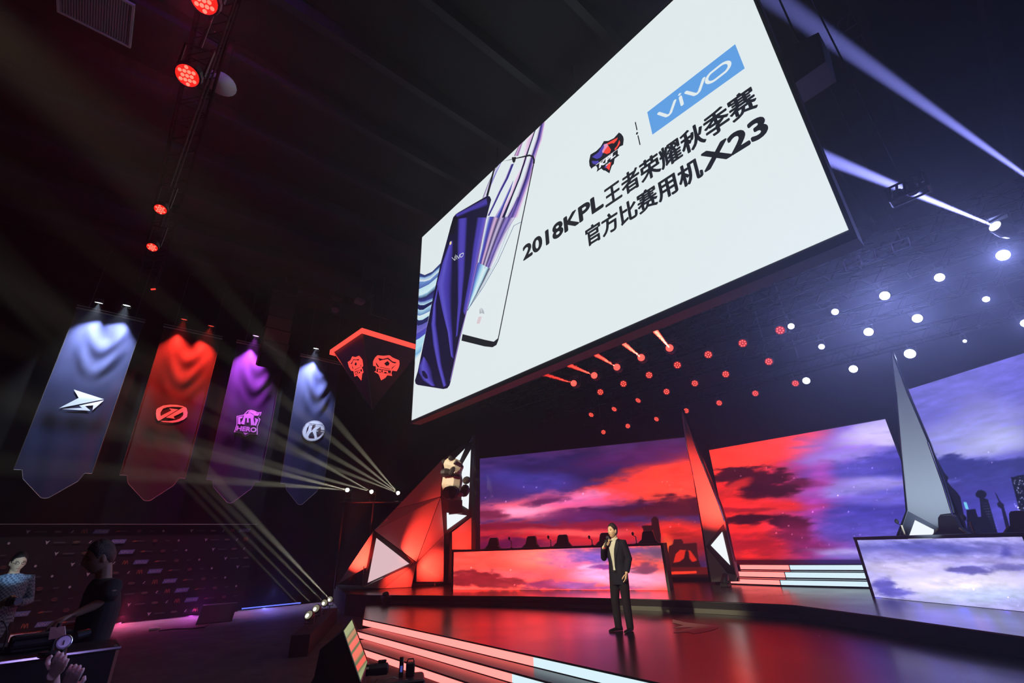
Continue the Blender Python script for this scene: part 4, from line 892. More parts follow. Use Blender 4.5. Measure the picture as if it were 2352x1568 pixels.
# ceiling vent grille
vp = [PZ(*t, ZC - .43) for t in [(138, -30), (138, 24), (296, 100), (302, 10)]]
cx = sum((p for p in vp), Vector()) / 4
vt = thing('ceiling_vent', 'large grey grille panel on the ceiling at the upper left corner', 'vent', (cx.x, cx.y, ZC - .46))
x0, x1 = min(p.x for p in vp), max(p.x for p in vp); y0, y1 = min(p.y for p in vp), max(p.y for p in vp)
VM = mat('vent_grey', (.30, .28, .31), .5)
mb = MB()
for k in range(26):
    y = y0 + (y1 - y0) * (k + .5) / 26; mb.box(((x0 + x1) / 2, y, ZC - .44), (x1 - x0, (y1 - y0) / 40, .03))
mb.build('louvre', VM, vt)
mb = MB(); mb.ab((x0, y0, ZC - .42), (x1, y1, ZC - .40)); mb.build('back_plate', mat('vent_back', (.10, .09, .11), .7), vt)
mb = MB()
for a_, b_ in (((x0 - .04, y0 - .04), (x1 + .04, y0)), ((x0 - .04, y1), (x1 + .04, y1 + .04)), ((x0 - .04, y0), (x0, y1)), ((x1, y0), (x1 + .04, y1))): mb.ab((*a_, ZC - .47), (*b_, ZC - .40))
mb.build('frame', mat('vent_frame', (.5, .48, .5), .5), vt)

# ================================================================== HANGING PYRAMID SIGN
zt_ = 9.1; N_ = PZ(833, 755, zt_); L_ = PZ(763, 803, zt_); R2_ = PZ(948, 790, zt_); dirR = (R2_ - N_).normalized(); R_ = N_ + dirR * (L_ - N_).length * 1.05
F_ = L_ + R_ - N_; C_ = (L_ + R_) / 2
best = min(np.arange(3, 9, .02), key=lambda z: abs(proj((C_.x, C_.y, z))[1] - 940))
A_ = Vector((C_.x, C_.y, best)); 
print('sign', N_, L_, R_, A_, proj(A_), (L_ - N_).length)
sg = thing('hanging_sign', 'dark upside down pyramid with red lit rim and red shield logos beside the big screen', 'sign', tuple(A_))
SGL = mat('sign_gloss_black', (.012, .010, .013), .25); SGR = mat('sign_gloss_red_lit', (.07, .012, .014), .45)  # left face has the red lamp light painted into its gloss black
for (p, q_, m) in ((L_, N_, SGR), (N_, R_, SGL), (R_, F_, SGL), (F_, L_, SGL)):
    c_ = (p + q_ + A_) / 3; MB().add([p, q_, A_], [(0, 1, 2)]).build('side_panel', m, sg, fix=False)
MB().add([L_, N_, R_, F_], [(0, 1, 2, 3)]).build('top_panel', BLACK, sg, fix=False)
REDRIM = emis('red_rim_light', (1.6, .10, .07), 1.0)
mb = MB()
for p, q_ in ((L_, N_), (N_, R_), (R_, F_), (F_, L_)):
    ctr = C_; e_ = (q_ - p).normalized() * .06; p, q_ = p - e_, q_ + e_; u_ = ((p + q_) / 2 - ctr); u_.z = 0; u_.normalize(); h = Vector((0, 0, -.2))
    mb.prism([p + u_ * .03, q_ + u_ * .03, q_ + u_ * .03 + h, p + u_ * .03 + h], u_ * .03)
mb.build('rim_light', REDRIM, sg, label='glowing red rim')
for p in (N_, L_, R_): MB().tube([p + (A_ - p) * .03, A_], .022, 5).build('edge_strip', chr_, sg, label='thin chrome edge')
MB().tube([Vector((C_.x, C_.y, zt_)), (C_.x, C_.y, ZC)], .02, 6).build('hanging_cable', STEEL, sg)
def s8(x, y): return 760 + x / 7.125, 740 + y / 7.125
REDPRINT = emis('red_logo_glow', (1.25, .09, .07), 1.0)
def shield(P, Q, outer, inner, ktext, flip):
    n = (Q - P).cross(A_ - P).normalized()
    if n.dot(Vector(CO) - P) < 0: n = -n
    def on(p, d): return pix(*s8(*p), tuple(P + n * d), tuple(n))
    mb = MB(); mb.poly([on(p, .012) for p in outer]); mb.build('shield_logo', REDPRINT, sg, fix=False)
    mb = MB()
    for pl in inner: mb.poly([on(p, .02) for p in pl])
    o_, e_ = on(ktext[0], .028), on(ktext[1], .028); ux = (e_ - o_); h_ = on(ktext[2], .028) - o_
    mb.build('shield_cutout', SGL, sg, fix=False)
    mb = MB(); put_text(mb, 'KPL', o_, ux.normalized(), h_.normalized(), ux.length, h_.length, .05); mb.build('shield_letters', REDPRINT, sg, fix=False)
shield(N_, R_, [(765, 538), (860, 548), (960, 538), (1010, 575), (1118, 622), (1125, 680), (1110, 740), (1078, 800), (1005, 790), (990, 830), (1003, 878), (925, 865), (890, 910), (822, 950), (790, 870), (775, 845), (710, 808), (740, 790), (735, 720), (690, 710), (690, 640), (720, 580)],
       [[(770, 582), (850, 600), (935, 578), (1010, 640), (1078, 655), (1050, 672), (1005, 660), (930, 600), (850, 615), (800, 630)], [(930, 632), (962, 670), (945, 705), (905, 712), (872, 675), (900, 650)], [(735, 650), (790, 730), (770, 735), (740, 690)], [(1070, 690), (1035, 725), (985, 775), (1000, 740)], [(755, 755), (985, 790), (975, 850), (745, 812)], [(800, 728), (970, 764), (968, 772), (800, 737)]],
       [(770, 812), (970, 842), (772, 768)], 0)
shield(L_, N_, [(350, 556), (400, 570), (462, 545), (515, 610), (530, 715), (505, 735), (520, 770), (535, 815), (512, 840), (498, 955), (460, 905), (430, 870), (385, 890), (370, 800), (330, 790), (295, 730), (275, 650), (320, 620)],
       [[(368, 602), (410, 610), (462, 600), (455, 625), (410, 618), (370, 616), (345, 680), (318, 682), (345, 650)], [(405, 648), (426, 680), (410, 710), (385, 690)], [(345, 690), (372, 770), (352, 750)], [(490, 690), (480, 735), (500, 700)], [(390, 805), (505, 765), (512, 810), (400, 865)], [(385, 775), (480, 728), (480, 736), (385, 784)]],
       [(405, 855), (508, 812), (400, 812)], 0)

# ================================================================== BANNERS AND MEDIA WALL
XB = -20.2
def banner(idx, y0, y1, label, tint, draw, lamps, lcol, len_, dotm, seed, zbot=(4.35, 3.55), zr=9.8, lmlab=(), lampen=600, ecen=(0, 0)):
    B = thing('hanging_banner', label, 'banner', (XB, (y0 + y1) / 2, zbot[1]), None)
    ec = PX(*ecen, XB + .06); cz = ec.z; cu = (ec.y - y0) / (y1 - y0)
    def dsp(u, z):
        g = 1 - math.exp(-((z - cz) / .85) ** 4 - ((u - cu) / .46) ** 4)
        t = (zr - z) / (zr - zbot[1])
        sw = .06 * math.sin(u * PI) * (.3 + .7 * math.sin(min(1, t * 1.6) * PI))
        fo = .04 * math.sin(u * 17 + seed + 2.2 * math.sin(t * 3 + seed)) * math.exp(-t * 2.2)
        wr = .032 * math.sin((t * 42 + 7 * (u - .5) ** 2 * 4 + seed) + 1.5 * math.sin(u * 9)) * math.exp(-((u - .55) / .25) ** 2) * math.exp(-((t - .22) / .2) ** 2)
        return (sw + fo + wr) * g + .06 * (1 - g)
    nu, nv = 40, 90; vs = []; fs = []
    for j in range(nv + 1):
        for i in range(nu + 1):
            u = i / nu; t = j / nv
            e = abs(u - .5) * 2; zb_ = zbot[1] + (zbot[0] - zbot[1]) * (max(0, (e - .08)) / .92 if e < .78 else .76 + (.24 if e > .8 else 0) * 0) * 1.0 + (.18 if e > .78 else 0)
            z = zr - .05 + (zb_ - zr + .05) * t; w_ = 1 - .03 * t
            vs.append((XB + dsp(u, z), y0 + (y1 - y0) * (.5 + (u - .5) * w_), z))
    for j in range(nv):
        for i in range(nu): a_ = j * (nu + 1) + i; fs.append((a_, a_ + 1, a_ + nu + 2, a_ + nu + 1))
    mb = MB(); mb.add(vs, fs); cl = mb.build('cloth', tint, B, smooth=True, fix=False)
    e_ = [i for i in range(nu + 1)]
    edge = [vs[j * (nu + 1)] for j in range(0, nv + 1, 6)] + [vs[nv * (nu + 1) + i] for i in range(0, nu + 1, 2)] + [vs[j * (nu + 1) + nu] for j in range(nv, -1, -6)]
    MB().tube([Vector(p) + Vector((.012, 0, 0)) for p in edge], .012, 4).build('hem', mat('banner_hem', (.05, .04, .04), .8, spec=.2), cl)
    for dz, r in ((0, .035), (.1, .02)): MB().tube([(XB, y0 - .04, zr + dz), (XB, y1 + .04, zr + dz)], r, 8).build('rod', mat('rod_metal', (.35, .35, .37), .35, metal=.7), B)
    for f in (.15, .85):
        y = y0 + (y1 - y0) * f; MB().tube([(XB, y, zr), (XB, y, ZC)], .01, 5).build('hanging_cable', STEEL, B)
    def on(px, py, d=.0):
        p = PX(px, py, XB + .1); u = (p.y - y0) / (y1 - y0); p = PX(px, py, XB + dsp(min(max(u, 0), 1), p.z) + .010 + d); return p
    draw(on, B)
    for (p, lb) in zip(lamps, lmlab):
        q = PX(*p, XB + .48); d = Vector((XB + .02, (q.y * .8 + .2 * (y0 + y1) / 2), 7.7)) - q
        L = par(lb, q, Vector((-.25, 0, -1)), .11, len_, dotm, zr + .05, 'banner lamps', ndots=7, name='banner_lamp', cat='spotlight', sh=1.2)
        MB().tube([q + Vector((0, 0, .06)), (XB, q.y, zr + .05)], .014, 5).build('bracket', STEEL, L)
        lamp('banner_light', 'SPOT', q + Vector((-.02, 0, -.02)), lampen, lcol, L, d, 64, 1, .03)
    return B
def sheet(c): return mat('banner_cloth_%d' % (c[0] * 10000 + c[2] * 100000), c, .8, spec=.2, bump=.06, bscale=90)
def b1(x, y): return 100 + x / 6.19, 860 + y / 6.19
def b3(x, y): return 500 + x / 7.84, 900 + y / 7.84
EMW = mat('white_banner_print', (.85, .88, .88), .6, emit=None)
EMR = mat('red_banner_print', (.9, .85, .85), .6, emit=None)
EMP = mat('pink_banner_print', (.9, .85, .9), .6, emit=None)
EML = mat('pale_banner_print', (.85, .88, .9), .6, emit=None)
DKP = mat('banner_dark_print', (.03, .02, .04), .8)
def em1(on, B):
    mb = MB(); mb.poly([on(*b1(*p)) for p in [(218, 478), (500, 330), (430, 212), (860, 350)]])
    mb.poly([on(*b1(*p)) for p in [(255, 488), (548, 473), (508, 440), (860, 365), (695, 508), (705, 436), (590, 446), (668, 514)]])
    mb.build('bolt_emblem', EMW, B, fix=False, label='white winged lightning bolt')
def em2(on, B):
    mb = MB()
    mb.poly([on(*b1(*p)) for p in [(1990, 462), (1990, 450), (1900, 432), (1800, 427), (1700, 440), (1620, 480), (1603, 500), (1597, 560), (1605, 620), (1625, 652), (1645, 655), (1880, 515), (1915, 495), (1785, 478), (1818, 510), (1665, 588), (1662, 548), (1668, 530), (1700, 482), (1760, 462), (1840, 455)]])
    mb.poly([on(*b1(*p)) for p in [(1655, 655), (1700, 672), (1830, 684), (1920, 670), (2000, 635), (2040, 600), (2048, 540), (2035, 480), (2010, 458), (1990, 462), (1800, 575), (1740, 610), (1868, 628), (1848, 596), (1985, 530), (1988, 570), (1975, 592), (1940, 625), (1880, 648), (1780, 660)]])
    mb.build('round_emblem', EMR, B, fix=False, label='red rounded emblem of two opposed arrows')
def em3(on, B):
    def ring(P, d): return [on(*b3(*p), d) for p in P]
    O = [(340, 432), (470, 405), (500, 370), (540, 330), (600, 320), (660, 335), (720, 365), (792, 360), (775, 420), (740, 455), (770, 490), (745, 560), (720, 620), (718, 770), (585, 760), (492, 802), (430, 745), (295, 720), (340, 580)]
    I = [(355, 445), (480, 418), (510, 380), (550, 340), (600, 333), (655, 348), (715, 380), (772, 375), (755, 415), (715, 455), (752, 495), (730, 560), (706, 615), (704, 752), (580, 745), (492, 785), (440, 732), (315, 706), (355, 580)]
    mb = MB(); mb.poly(ring(O, 0)); mb.build('crest_outline', EMP, B, fix=False, label='pink crest outline')
    mb = MB(); mb.poly(ring(I, .004)); mb.build('crest_field', DKP, B, fix=False, label='dark crest field')
    mb = MB()
    mb.poly(ring([(480, 405), (580, 375), (640, 410), (655, 430), (645, 480), (665, 590), (640, 605), (625, 590), (600, 605), (590, 470), (560, 475), (560, 550), (525, 550), (525, 470), (500, 465), (480, 585), (440, 580), (412, 560), (450, 500)], .012))
    mb.poly(ring([(545, 375), (560, 350), (600, 340), (680, 360), (700, 385), (760, 385), (725, 430), (660, 425), (640, 400), (590, 370)], .012))
    mb.poly(ring([(365, 450), (455, 435), (440, 470), (405, 480), (412, 560), (410, 585), (365, 575)], .012))
    mb.poly(ring([(665, 465), (735, 495), (690, 610), (660, 600), (680, 510)], .012))
    mb.poly(ring([(455, 725), (500, 735), (560, 735), (495, 770)], .012))
    o_, e_, h_ = on(*b3(332, 695), .012), on(*b3(690, 728), .012), on(*b3(350, 600), .012)
    put_text(mb, 'HERO', o_, (e_ - o_).normalized(), Vector((0, 0, 1)), (e_ - o_).length, (h_ - o_).length * .95, .04)
    mb.build('crest_figure', EMP, B, fix=False, label='pink helmet shape and lettering')
def em4(on, B):
    def ring(P, d): return [on(*b3(*p), d) for p in P]
    cx, cy, rx, ry, rot = 1722, 698, 212, 180, -.45
    circ = lambda k: [(cx + k * (rx * math.cos(t) * math.cos(rot) - ry * math.sin(t) * math.sin(rot)), cy + k * (rx * math.cos(t) * math.sin(rot) + ry * math.sin(t) * math.cos(rot))) for t in np.linspace(0, 2 * PI, 29)[:-1]]
    mb = MB(); mb.poly(ring(circ(1.0), 0)); mb.build('disc', EML, B, fix=False, label='pale disc with monogram')
    mb = MB()
    for pl in ([(1650, 590), (1610, 650), (1585, 760), (1605, 700), (1640, 630)], [(1715, 590), (1770, 582), (1685, 668)], [(1768, 690), (1850, 625), (1862, 680), (1925, 685), (1925, 702)], [(1660, 745), (1705, 712), (1745, 808), (1632, 800)], [(1770, 712), (1920, 712), (1830, 760), (1800, 790)], [(1648, 560), (1888, 590), (1888, 598), (1648, 570)]):
        mb.poly(ring(pl, .006))
    for c_, k in ((circ(.955), 0),):
        for q in stroke_polys(c_, 5, True): mb.poly(ring([tuple(p) for p in q], .005))
    mb.build('monogram', DKP, B, fix=False, label='dark cut lines of the monogram')
DCL = sheet((.020, .021, .066))
banner(0, -2.16, -.33, 'tall blue white lit banner with a white lightning bolt emblem', DCL, em1, [(227, 695), (291, 701)], (.62, .76, 1), WHT_D, None, .3, lmlab=('left of the two white lamps above the lightning bolt banner', 'right of the two white lamps above the lightning bolt banner'), lampen=3400, ecen=(185, 920))
banner(1, .31, 2.18, 'tall red lit banner with a rounded red arrow emblem', sheet((.045, .022, .022)), em2, [(423, 733), (485, 748)], (1, .05, .03), RED_L, RED_D, 1.7, lmlab=('left of the two red lamps above the red banner', 'right of the two red lamps above the red banner'), lampen=3400, ecen=(394, 951))
banner(2, 2.77, 4.62, 'tall violet lit banner with a pink helmet crest reading HERO', sheet((.03, .024, .046)), em3, [(588, 771)], (.72, .12, 1), VIO_D, None, 2.9, lmlab=('violet lamp above the banner with the pink crest',), lampen=4800, ecen=(569, 972))
banner(3, 5.30, 7.06, 'tall blue lit banner with a pale round monogram, nearest the pyramid sign', sheet((.020, .021, .066)), em4, [(726, 800)], (.58, .68, 1), WHT_D, None, 4.4, lmlab=('white lamp above the banner with the round monogram',), lampen=4800, ecen=(719, 989))

mw_ = thing('media_wall', 'long dark sponsor wall with rows of small logos below the banners', 'media wall', (-20.2, 0, 0))
MB().ab((-20.3, -5.5, .04), (-20.2, 4.75, 2.83)).build('panel', mat('media_wall_black', (.006, .0055, .006), .7, spec=.2), mw_)
MB().tube([(-20.19, -5.5, 2.83), (-20.19, 4.75, 2.83)], .012, 5).build('top_rail', mat('top_rail_metal', (.5, .42, .4), .3, metal=1), mw_)
for y in (-5, -1.5, 1.5, 4.6): MB().ab((-20.34, y - .04, 0.001), (-20.24, y + .04, .04)).build('foot', BLACK, mw_)
lm = [mat('logo_blue', (.10, .14, .34), .6), mat('logo_white', (.4, .4, .44), .6), mat('logo_orange', (.3, .07, .03), .6), mat('logo_gold', (.15, .10, .06), .6), mat('logo_grey', (.05, .05, .06), .6), mat('logo_maroon', (.10, .03, .03), .6)]
mb = MB(); dX = -20.196
def q_(y, z, w_, h_, mi, sk=.02): mb.add([(dX, y - w_ / 2 - sk, z - h_ / 2), (dX, y + w_ / 2 - sk, z - h_ / 2), (dX, y + w_ / 2 + sk, z + h_ / 2), (dX, y - w_ / 2 + sk, z + h_ / 2)], [(0, 1, 2, 3)], mi)
rowpx = [(233, 1220), (272, 1243), (291, 1267), (324, 1290), (356, 1311), (390, 1333.5), (418, 1354.7), (440, 1376.5), (481, 1396.5)]
for r_, p in enumerate(rowpx):
    v = PX(*p, -20.2)
    for base in (v.y - 4.05, v.y, v.y + 4.05):
        def ok(y): return -5.3 < y < 4.65
        z = v.z
        if ok(base):
            q_(base, z, .36, .125, 0)
            tmp = MB(); word_vivo(tmp, [(dX + .003, base - .14, z - .03), (dX + .003, base + .14, z - .03), (dX + .003, base + .14, z + .025), (dX + .003, base - .14, z + .025)], .2, (0, 0, 0)); mb.add(tmp.v, tmp.f, 1)
        if ok(base - .40):
            for k in (-.035, .035):
                for q in stroke_polys([(base - .40 + k - .03, z - .05), (base - .40 + k - .012, z + .05), (base - .40 + k + .012, z + .05), (base - .40 + k + .03, z - .05)], .02): mb.add([(dX, a_.x, a_.y) for a_ in q], [list(range(len(q)))], 2)
        if ok(base - .68): q_(base - .68, z, .03, .07, 1); q_(base - .66, z - .04, .08, .02, 4)
        if ok(base - 1.0): mb.add([(dX, base - 1.0 + .09 * math.cos(t), z + .035 * math.sin(t)) for t in np.linspace(0, 2 * PI, 13)[:-1]], [list(range(12))], 3); q_(base - 1.0, z - .005, .16, .02, 1, 0)
        if ok(base - 1.62): mb.add([(dX, base - 1.70, z + .055), (dX, base - 1.655, z + .03), (dX, base - 1.60, z + .055), (dX, base - 1.655, z - .055)], [(0, 1, 2, 3)], 1)
        if ok(base - 1.38): q_(base - 1.38, z, .26, .035, 4, .005)
        if ok(base + .5): q_(base + .42, z, .1, .04, 2, .03); q_(base + .56, z, .2, .03, 4, .01)
        if ok(base + .95): mb.add([(dX, base + .95 + .07 * math.cos(t), z + .05 * math.sin(t)) for t in np.linspace(0, 2 * PI, 13)[:-1]], [list(range(12))], 5); q_(base + .95, z, .09, .02, 3, 0)
        if ok(base + 1.3): q_(base + 1.3, z, .12, .03, 4, .01)
        if ok(base + 1.6): mb.add([(dX, base + 1.6 + .03 * math.cos(t), z + .035 * math.sin(t)) for t in np.linspace(0, 2 * PI, 9)[:-1]], [list(range(8))], 1)
mb.build('logo_print', lm, mw_, fix=False)
# LED strip at the foot of the wall
for (ya, yb_, col, en, nm) in ((-4.6, .6, (1, .08, .05), 10, 'red'), (.6, 2.3, (1, .06, .22), 26, 'red'), (2.3, 4.3, (.55, .05, .75), 20, 'violet'), (4.3, 6.8, (.12, .16, 1), 26, 'blue')):
    st = MB(); st.ab((-20.40, ya, .045), (-20.36, yb_, .08)); o = st.build('floor_light_strip', emis('strip_%s_%d' % (nm, en), tuple(c * 1.5 for c in col), 1, 'NONE')); tag(o, '%s floor light strip along the wall foot, %s' % (nm, {-4.6: 'at the left picture edge', .6: 'behind the small white connector', 2.3: 'behind the black floor speaker', 4.3: 'nearest the floor lamps'}[ya]), 'light strip', 'floor light strips')
    lamp('strip_light', 'AREA', (-20.12, (ya + yb_) / 2, .26), en * 1.5, col, dirv=(.55, 0, -.8), sx=.08, sy=yb_ - ya)

# ================================================================== CHAIRS AND DESK MICROPHONES
CHB = mat('chair_leather', (.012, .012, .013), .35); GOLD = mat('chair_gold_trim', (.55, .42, .25), .4); SILT = mat('chair_silver_trim', (.35, .35, .37), .4); 
def chair_local(root, trim):
    """gaming chair, faces -Y (audience), seat height .48"""
    prof = [(-.26, .50), (-.30, .75), (-.36, 1.00), (-.34, 1.08), (-.27, 1.15), (-.205, 1.22), (-.185, 1.32), (-.16, 1.42), (-.12, 1.46), (.12, 1.46), (.16, 1.42), (.185, 1.32), (.205, 1.22), (.27, 1.15), (.34, 1.08), (.36, 1.00), (.30, .75), (.26, .50)]
    def yy(z): return .24 + (z - .48) * .16
    mb = MB(); mb.prism([(x, yy(z), z) for x, z in prof], (0, .09, .01)); mb.build('backrest', CHB, root, local=True)
    for s in (-1, 1):
        mb = MB(); mb.tube([(s * .365, yy(1.0) - .012, .99), (s * .345, yy(1.08) - .012, 1.085), (s * .272, yy(1.15) - .014, 1.155), (s * .215, yy(1.2) - .012, 1.21)], .016, 6); mb.build('wing_trim', trim, root, local=True, label='pale trim along the shoulder of the backrest')
    MB().bevbox((0, .02, .45), (.54, .54, .13), .04).build('seat', CHB, root, local=True)
    for s in (-1, 1): MB().tube([(s * .29, .2, .46), (s * .33, .1, .68), (s * .33, -.14, .68)], .03, 6).build('armrest', CHB, root, local=True)
    MB().tube([(0, 0, .12), (0, 0, .39)], .035, 8).build('column', STEEL, root, local=True)
    mb = MB()
    for k in range(5):
        a_ = 2 * PI * k / 5; mb.tube([(0, 0, .12), (.3 * math.cos(a_), .3 * math.sin(a_), .07)], .025, 6); mb.sphere((.3 * math.cos(a_), .3 * math.sin(a_), .034), .033, 8, 5)
    mb.build('wheel_base', BLACK, root, local=True)
def place_chairs(spots, dirA, A, t, nrm, back, trim, labels, group):
    proto = None
    for i, px_ in enumerate(spots):
        # centre of the chair on a line 'back' metres behind the desk front
        Q = A - nrm * back; d = ray(px_, 1255); k = np.linalg.solve(np.array([[d[0], -t[0]], [d[1], -t[1]]]), Q); xy = d[:2] * k[0]
        ang = math.atan2(t[1], t[0]); M = Matrix.Translation((xy[0], xy[1], ZU)) @ Matrix.Rotation(ang + random.uniform(-.12, .12), 4, 'Z')
        if proto is None:
            proto = thing('gaming_chair', labels[i], 'chair', group=group); chair_local(proto, trim); o = proto
        else: o = copy_tree(proto)
        o.matrix_world = M; o['label'] = labels[i]
CN = ['leftmost black gaming chair behind the left desk', 'second black gaming chair behind the left desk', 'third black gaming chair, middle of the left desk', 'black gaming chair just left of the man in the suit', 'black gaming chair behind the left desk just right of the suited man']
place_chairs([1120, 1208, 1285, 1382, 1487], None, kL[1], kL[3], kL[4], 1.35, SILT, CN, 'chairs behind the left desk')
place_chairs([2163, 2331], None, kR[1], kR[3], kR[4], 1.3, GOLD, ['black gaming chair behind the right desk in front of the pale blade', 'black gaming chair behind the right desk at the picture edge'], 'chairs behind the right desk')
def desk_mic(px, py0, py1, A, t, nrm, ztop, label, m, group):
    Q = A - nrm * .45; d = ray(px, py0); k = np.linalg.solve(np.array([[d[0], -t[0]], [d[1], -t[1]]]), Q); b_ = Vector((*(d[:2] * k[0]), ztop))
    d1 = ray(px, py1); z1 = CAM_H + d1[2] * np.linalg.norm(b_.to_2d()) / np.linalg.norm(d1[:2])
    T = thing('desk_microphone', label, 'microphone', tuple(b_), group)
    MB().lathe([(.05, .0), (.05, .012), (.012, .02)], Matrix.Translation(b_), 12).build('base', BLACK, T)
    top = b_ + Vector((0, 0, z1 - ztop)); MB().tube([b_ + Vector((0, 0, .01)), b_ + Vector((0, 0, (z1 - ztop) * .72))], .016, 8).build('post', m, T, label='pale metal post')
    s = Vector((*(t * -.09), 0)); MB().tube([b_ + Vector((0, 0, (z1 - ztop) * .70)), b_ + s * .7 + Vector((0, 0, (z1 - ztop) * .82)), b_ + s * .8 + Vector((0, 0, (z1 - ztop) * .95))], .009, 6).build('arm', BLACK, T)
    MB().sphere(b_ + s * .8 + Vector((0, 0, z1 - ztop)), (.035, .035, .05), 10, 7).build('capsule', BLACK, T)
MN = ['leftmost microphone on the left desk', 'second microphone on the left desk, bent arm', 'third microphone on the left desk', 'microphone on the left desk right of the suited man']
for p, lb in zip([(1175, 1262, 1236), (1266, 1259, 1233), (1361, 1257, 1233), (1463, 1254, 1225)], MN): desk_mic(*p, kL[1], kL[3], kL[4], 1.705, lb, SILVER, 'microphones on the left desk')
GOLDM = mat('brass_post', (.6, .45, .26), .4, metal=.15)
for p, lb in zip([(2079, 1229, 1196), (2238, 1222, 1186)], ['brass microphone by the lit triangle on the right desk', 'brass microphone between the chairs of the right desk']): desk_mic(*p, kR[1], kR[3], kR[4], 1.695, lb, GOLDM, 'microphones on the right desk')

# stage floor moving heads (unlit)
for p, lb, r in (((886, 1362), 'black moving lamp on the stage edge in front of the red wall', .12), ((1666, 1321), 'black moving lamp at the foot of the red lit blade', .11)):
    q = PY(*p, 6.9) if p[0] < 1000 else PY(*p, 13.3)
    moving_head(lb, q, Vector((.3, -.2, 1)) if p[0] < 1000 else Vector((0, .6, .8)), r * .62, DIML, ZU + .001, None, 'moving_lamp')
# cabinets and truss pieces beside the big screen
cb = [PY(*p, 6.6) for p in [(1786, 121), (1880, 74), (1896, 141), (1818, 196)]]
spk = thing('speaker_cabinet', 'dark grey cabinet hanging behind the right edge of the big screen', 'speaker', tuple(sum(cb, Vector()) / 4))
mb = MB(); mb.prism([PY(1786, 121, 6.6), PY(1880, 74, 6.6), PY(1896, 141, 6.6), PY(1818, 196, 6.6)], (0, .5, 0)); mb.build('housing', mat('dark_grey_box', (.10, .10, .11), .6), spk)
MB().tube([PY(1835, 97, 6.8), (PY(1835, 97, 6.8).x, 6.8, ZC)], .015, 5).build('hanging_cable', STEEL, spk)
for (px_, py_, lb) in ((1912, 92, 'black lamp cluster hanging at the end of the grey cabinet'), (2085, 437, 'black lamp cage crossing the lower violet ray')):
    q = PY(px_, py_, 8.7 if px_ < 2000 else 6.8); F = thing('lamp_cage', lb, 'stage lamp', tuple(q)); s = .42 if px_ < 2000 else .19; hh = .16 if px_ < 2000 else .09
    mb = MB()
    for dx in (-s, s):
        for dy in (-hh, hh): mb.tube([q + Vector((dx, dy, -hh)), q + Vector((dx, dy, hh))], .016, 5)
        for dz in (-hh, hh): mb.tube([q + Vector((dx, -hh, dz)), q + Vector((dx, hh, dz))], .016, 5)
    for dz in (-hh, hh):
        for dy in (-hh, hh): mb.tube([q + Vector((-s, dy, dz)), q + Vector((s, dy, dz))], .016, 5)
    for k in range(5): mb.tube([q + Vector((-s + 2 * s * k / 5, -hh, -hh)), q + Vector((-s + 2 * s * (k + .6) / 5, -hh, hh))], .016, 5)
    mb.build('frame', BLACK, F)
    for k in (-.5, .2): MB().lathe([(.6 * hh, 0), (.75 * hh, hh * .6), (.55 * hh, hh * 1.4), (.02, hh * 1.6)], Matrix.Translation(q + Vector((k * s, 0, -hh * .8))), 10).build('housing', BLACK, F)
    MB().tube([q + Vector((0, hh, hh)), (q.x, q.y + hh, ZC)], .012, 5).build('hanging_cable', STEEL, F)
# line arrays hanging in the dark at the left
LAM = mat('line_array_black', (.006, .006, .007), .45, spec=.35)
def line_array(label, px_, pa, pb, xpl, wpx):
    top, bot = PX(px_, pa, xpl), PX(px_, pb, xpl); w_ = abs(PX(px_ + wpx, pa, xpl).y - top.y); n = 7; h = (top.z - bot.z) / n
    T = thing('line_array', label, 'speaker', tuple(bot))
    for k in range(n):
        c = top + Vector((.05 * (k / n) ** 2 * 6, 0, -h * (k + .5))); MB().bevbox(c, (.45, w_, h * .94), .02, Matrix.Rotation(.07 * k, 3, 'Y')).build('cabinet', LAM, T)
    MB().tube([top, (top.x, top.y, ZC)], .02, 6).build('hanging_cable', STEEL, T)
line_array('black line array speaker hanging in front of the violet banner', 656, 652, 856, -18.2, 56)
line_array('black line array speaker hanging in the dark beside the big screen', 878, 628, 735, -16.5, 40)
mh = PX(770, 712, -17); L = moving_head('black moving lamp hanging in the dark above the pyramid sign', mh, (.5, -.2, -1), .13, DIML, mh.z + .75, None, 'moving_lamp')
MB().tube([mh + Vector((0, 0, .75)), (mh.x, mh.y, ZC)], .012, 5).build('hanging_cable', STEEL, L)
lamp('red_back_wash', 'SPOT', (-12.5, 3.5, 8.4), 160, (1, .04, .02), dirv=Vector((-17.5, 4.5, 10.8)) - Vector((-12.5, 3.5, 8.4)), size=55, blend=1)

# thin ladder frame, small projector and a red indicator up in the rig
lf = thing('ladder_frame', 'thin metal ladder frame glinting beside the lower right corner of the big screen', 'ladder', tuple(PY(2020, 580, 7.9)))
LFM = mat('bright_thin_metal', (.7, .7, .75), .3, metal=.9)
for a_, b_ in (((1938, 600), (2086, 545)), ((1943, 622), (2092, 566))): MB().tube([PY(*a_, 7.9), PY(*b_, 7.9)], .009, 5).build('rail', LFM, lf)
for a_, b_ in (((1938, 600), (1943, 622)), ((1974, 587), (1979, 608)), ((2008, 574), (2013, 595)), ((2047, 559.5), (2053, 580)), ((2086, 545), (2092, 566))): MB().tube([PY(*a_, 7.9), PY(*b_, 7.9)], .008, 5).build('rung', LFM, lf)
for p in ((1958, 592.5), (2070, 551)):
    q = PY(*p, 7.9); MB().tube([q, (q.x, q.y, ZC)], .005, 5).build('hanging_cable', STEEL, lf)
q = PX(826, 692, -15.5); pj = thing('projector', 'small grey box hanging in the dark above the pyramid sign', 'projector', tuple(q))
MB().bevbox(q, (.3, .34, .16), .02).build('housing', mat('grey_plastic', (.22, .2, .22), .5), pj); MB().tube([q + Vector((0, 0, .08)), (q.x, q.y, ZC)], .012, 5).build('hanging_cable', STEEL, pj)
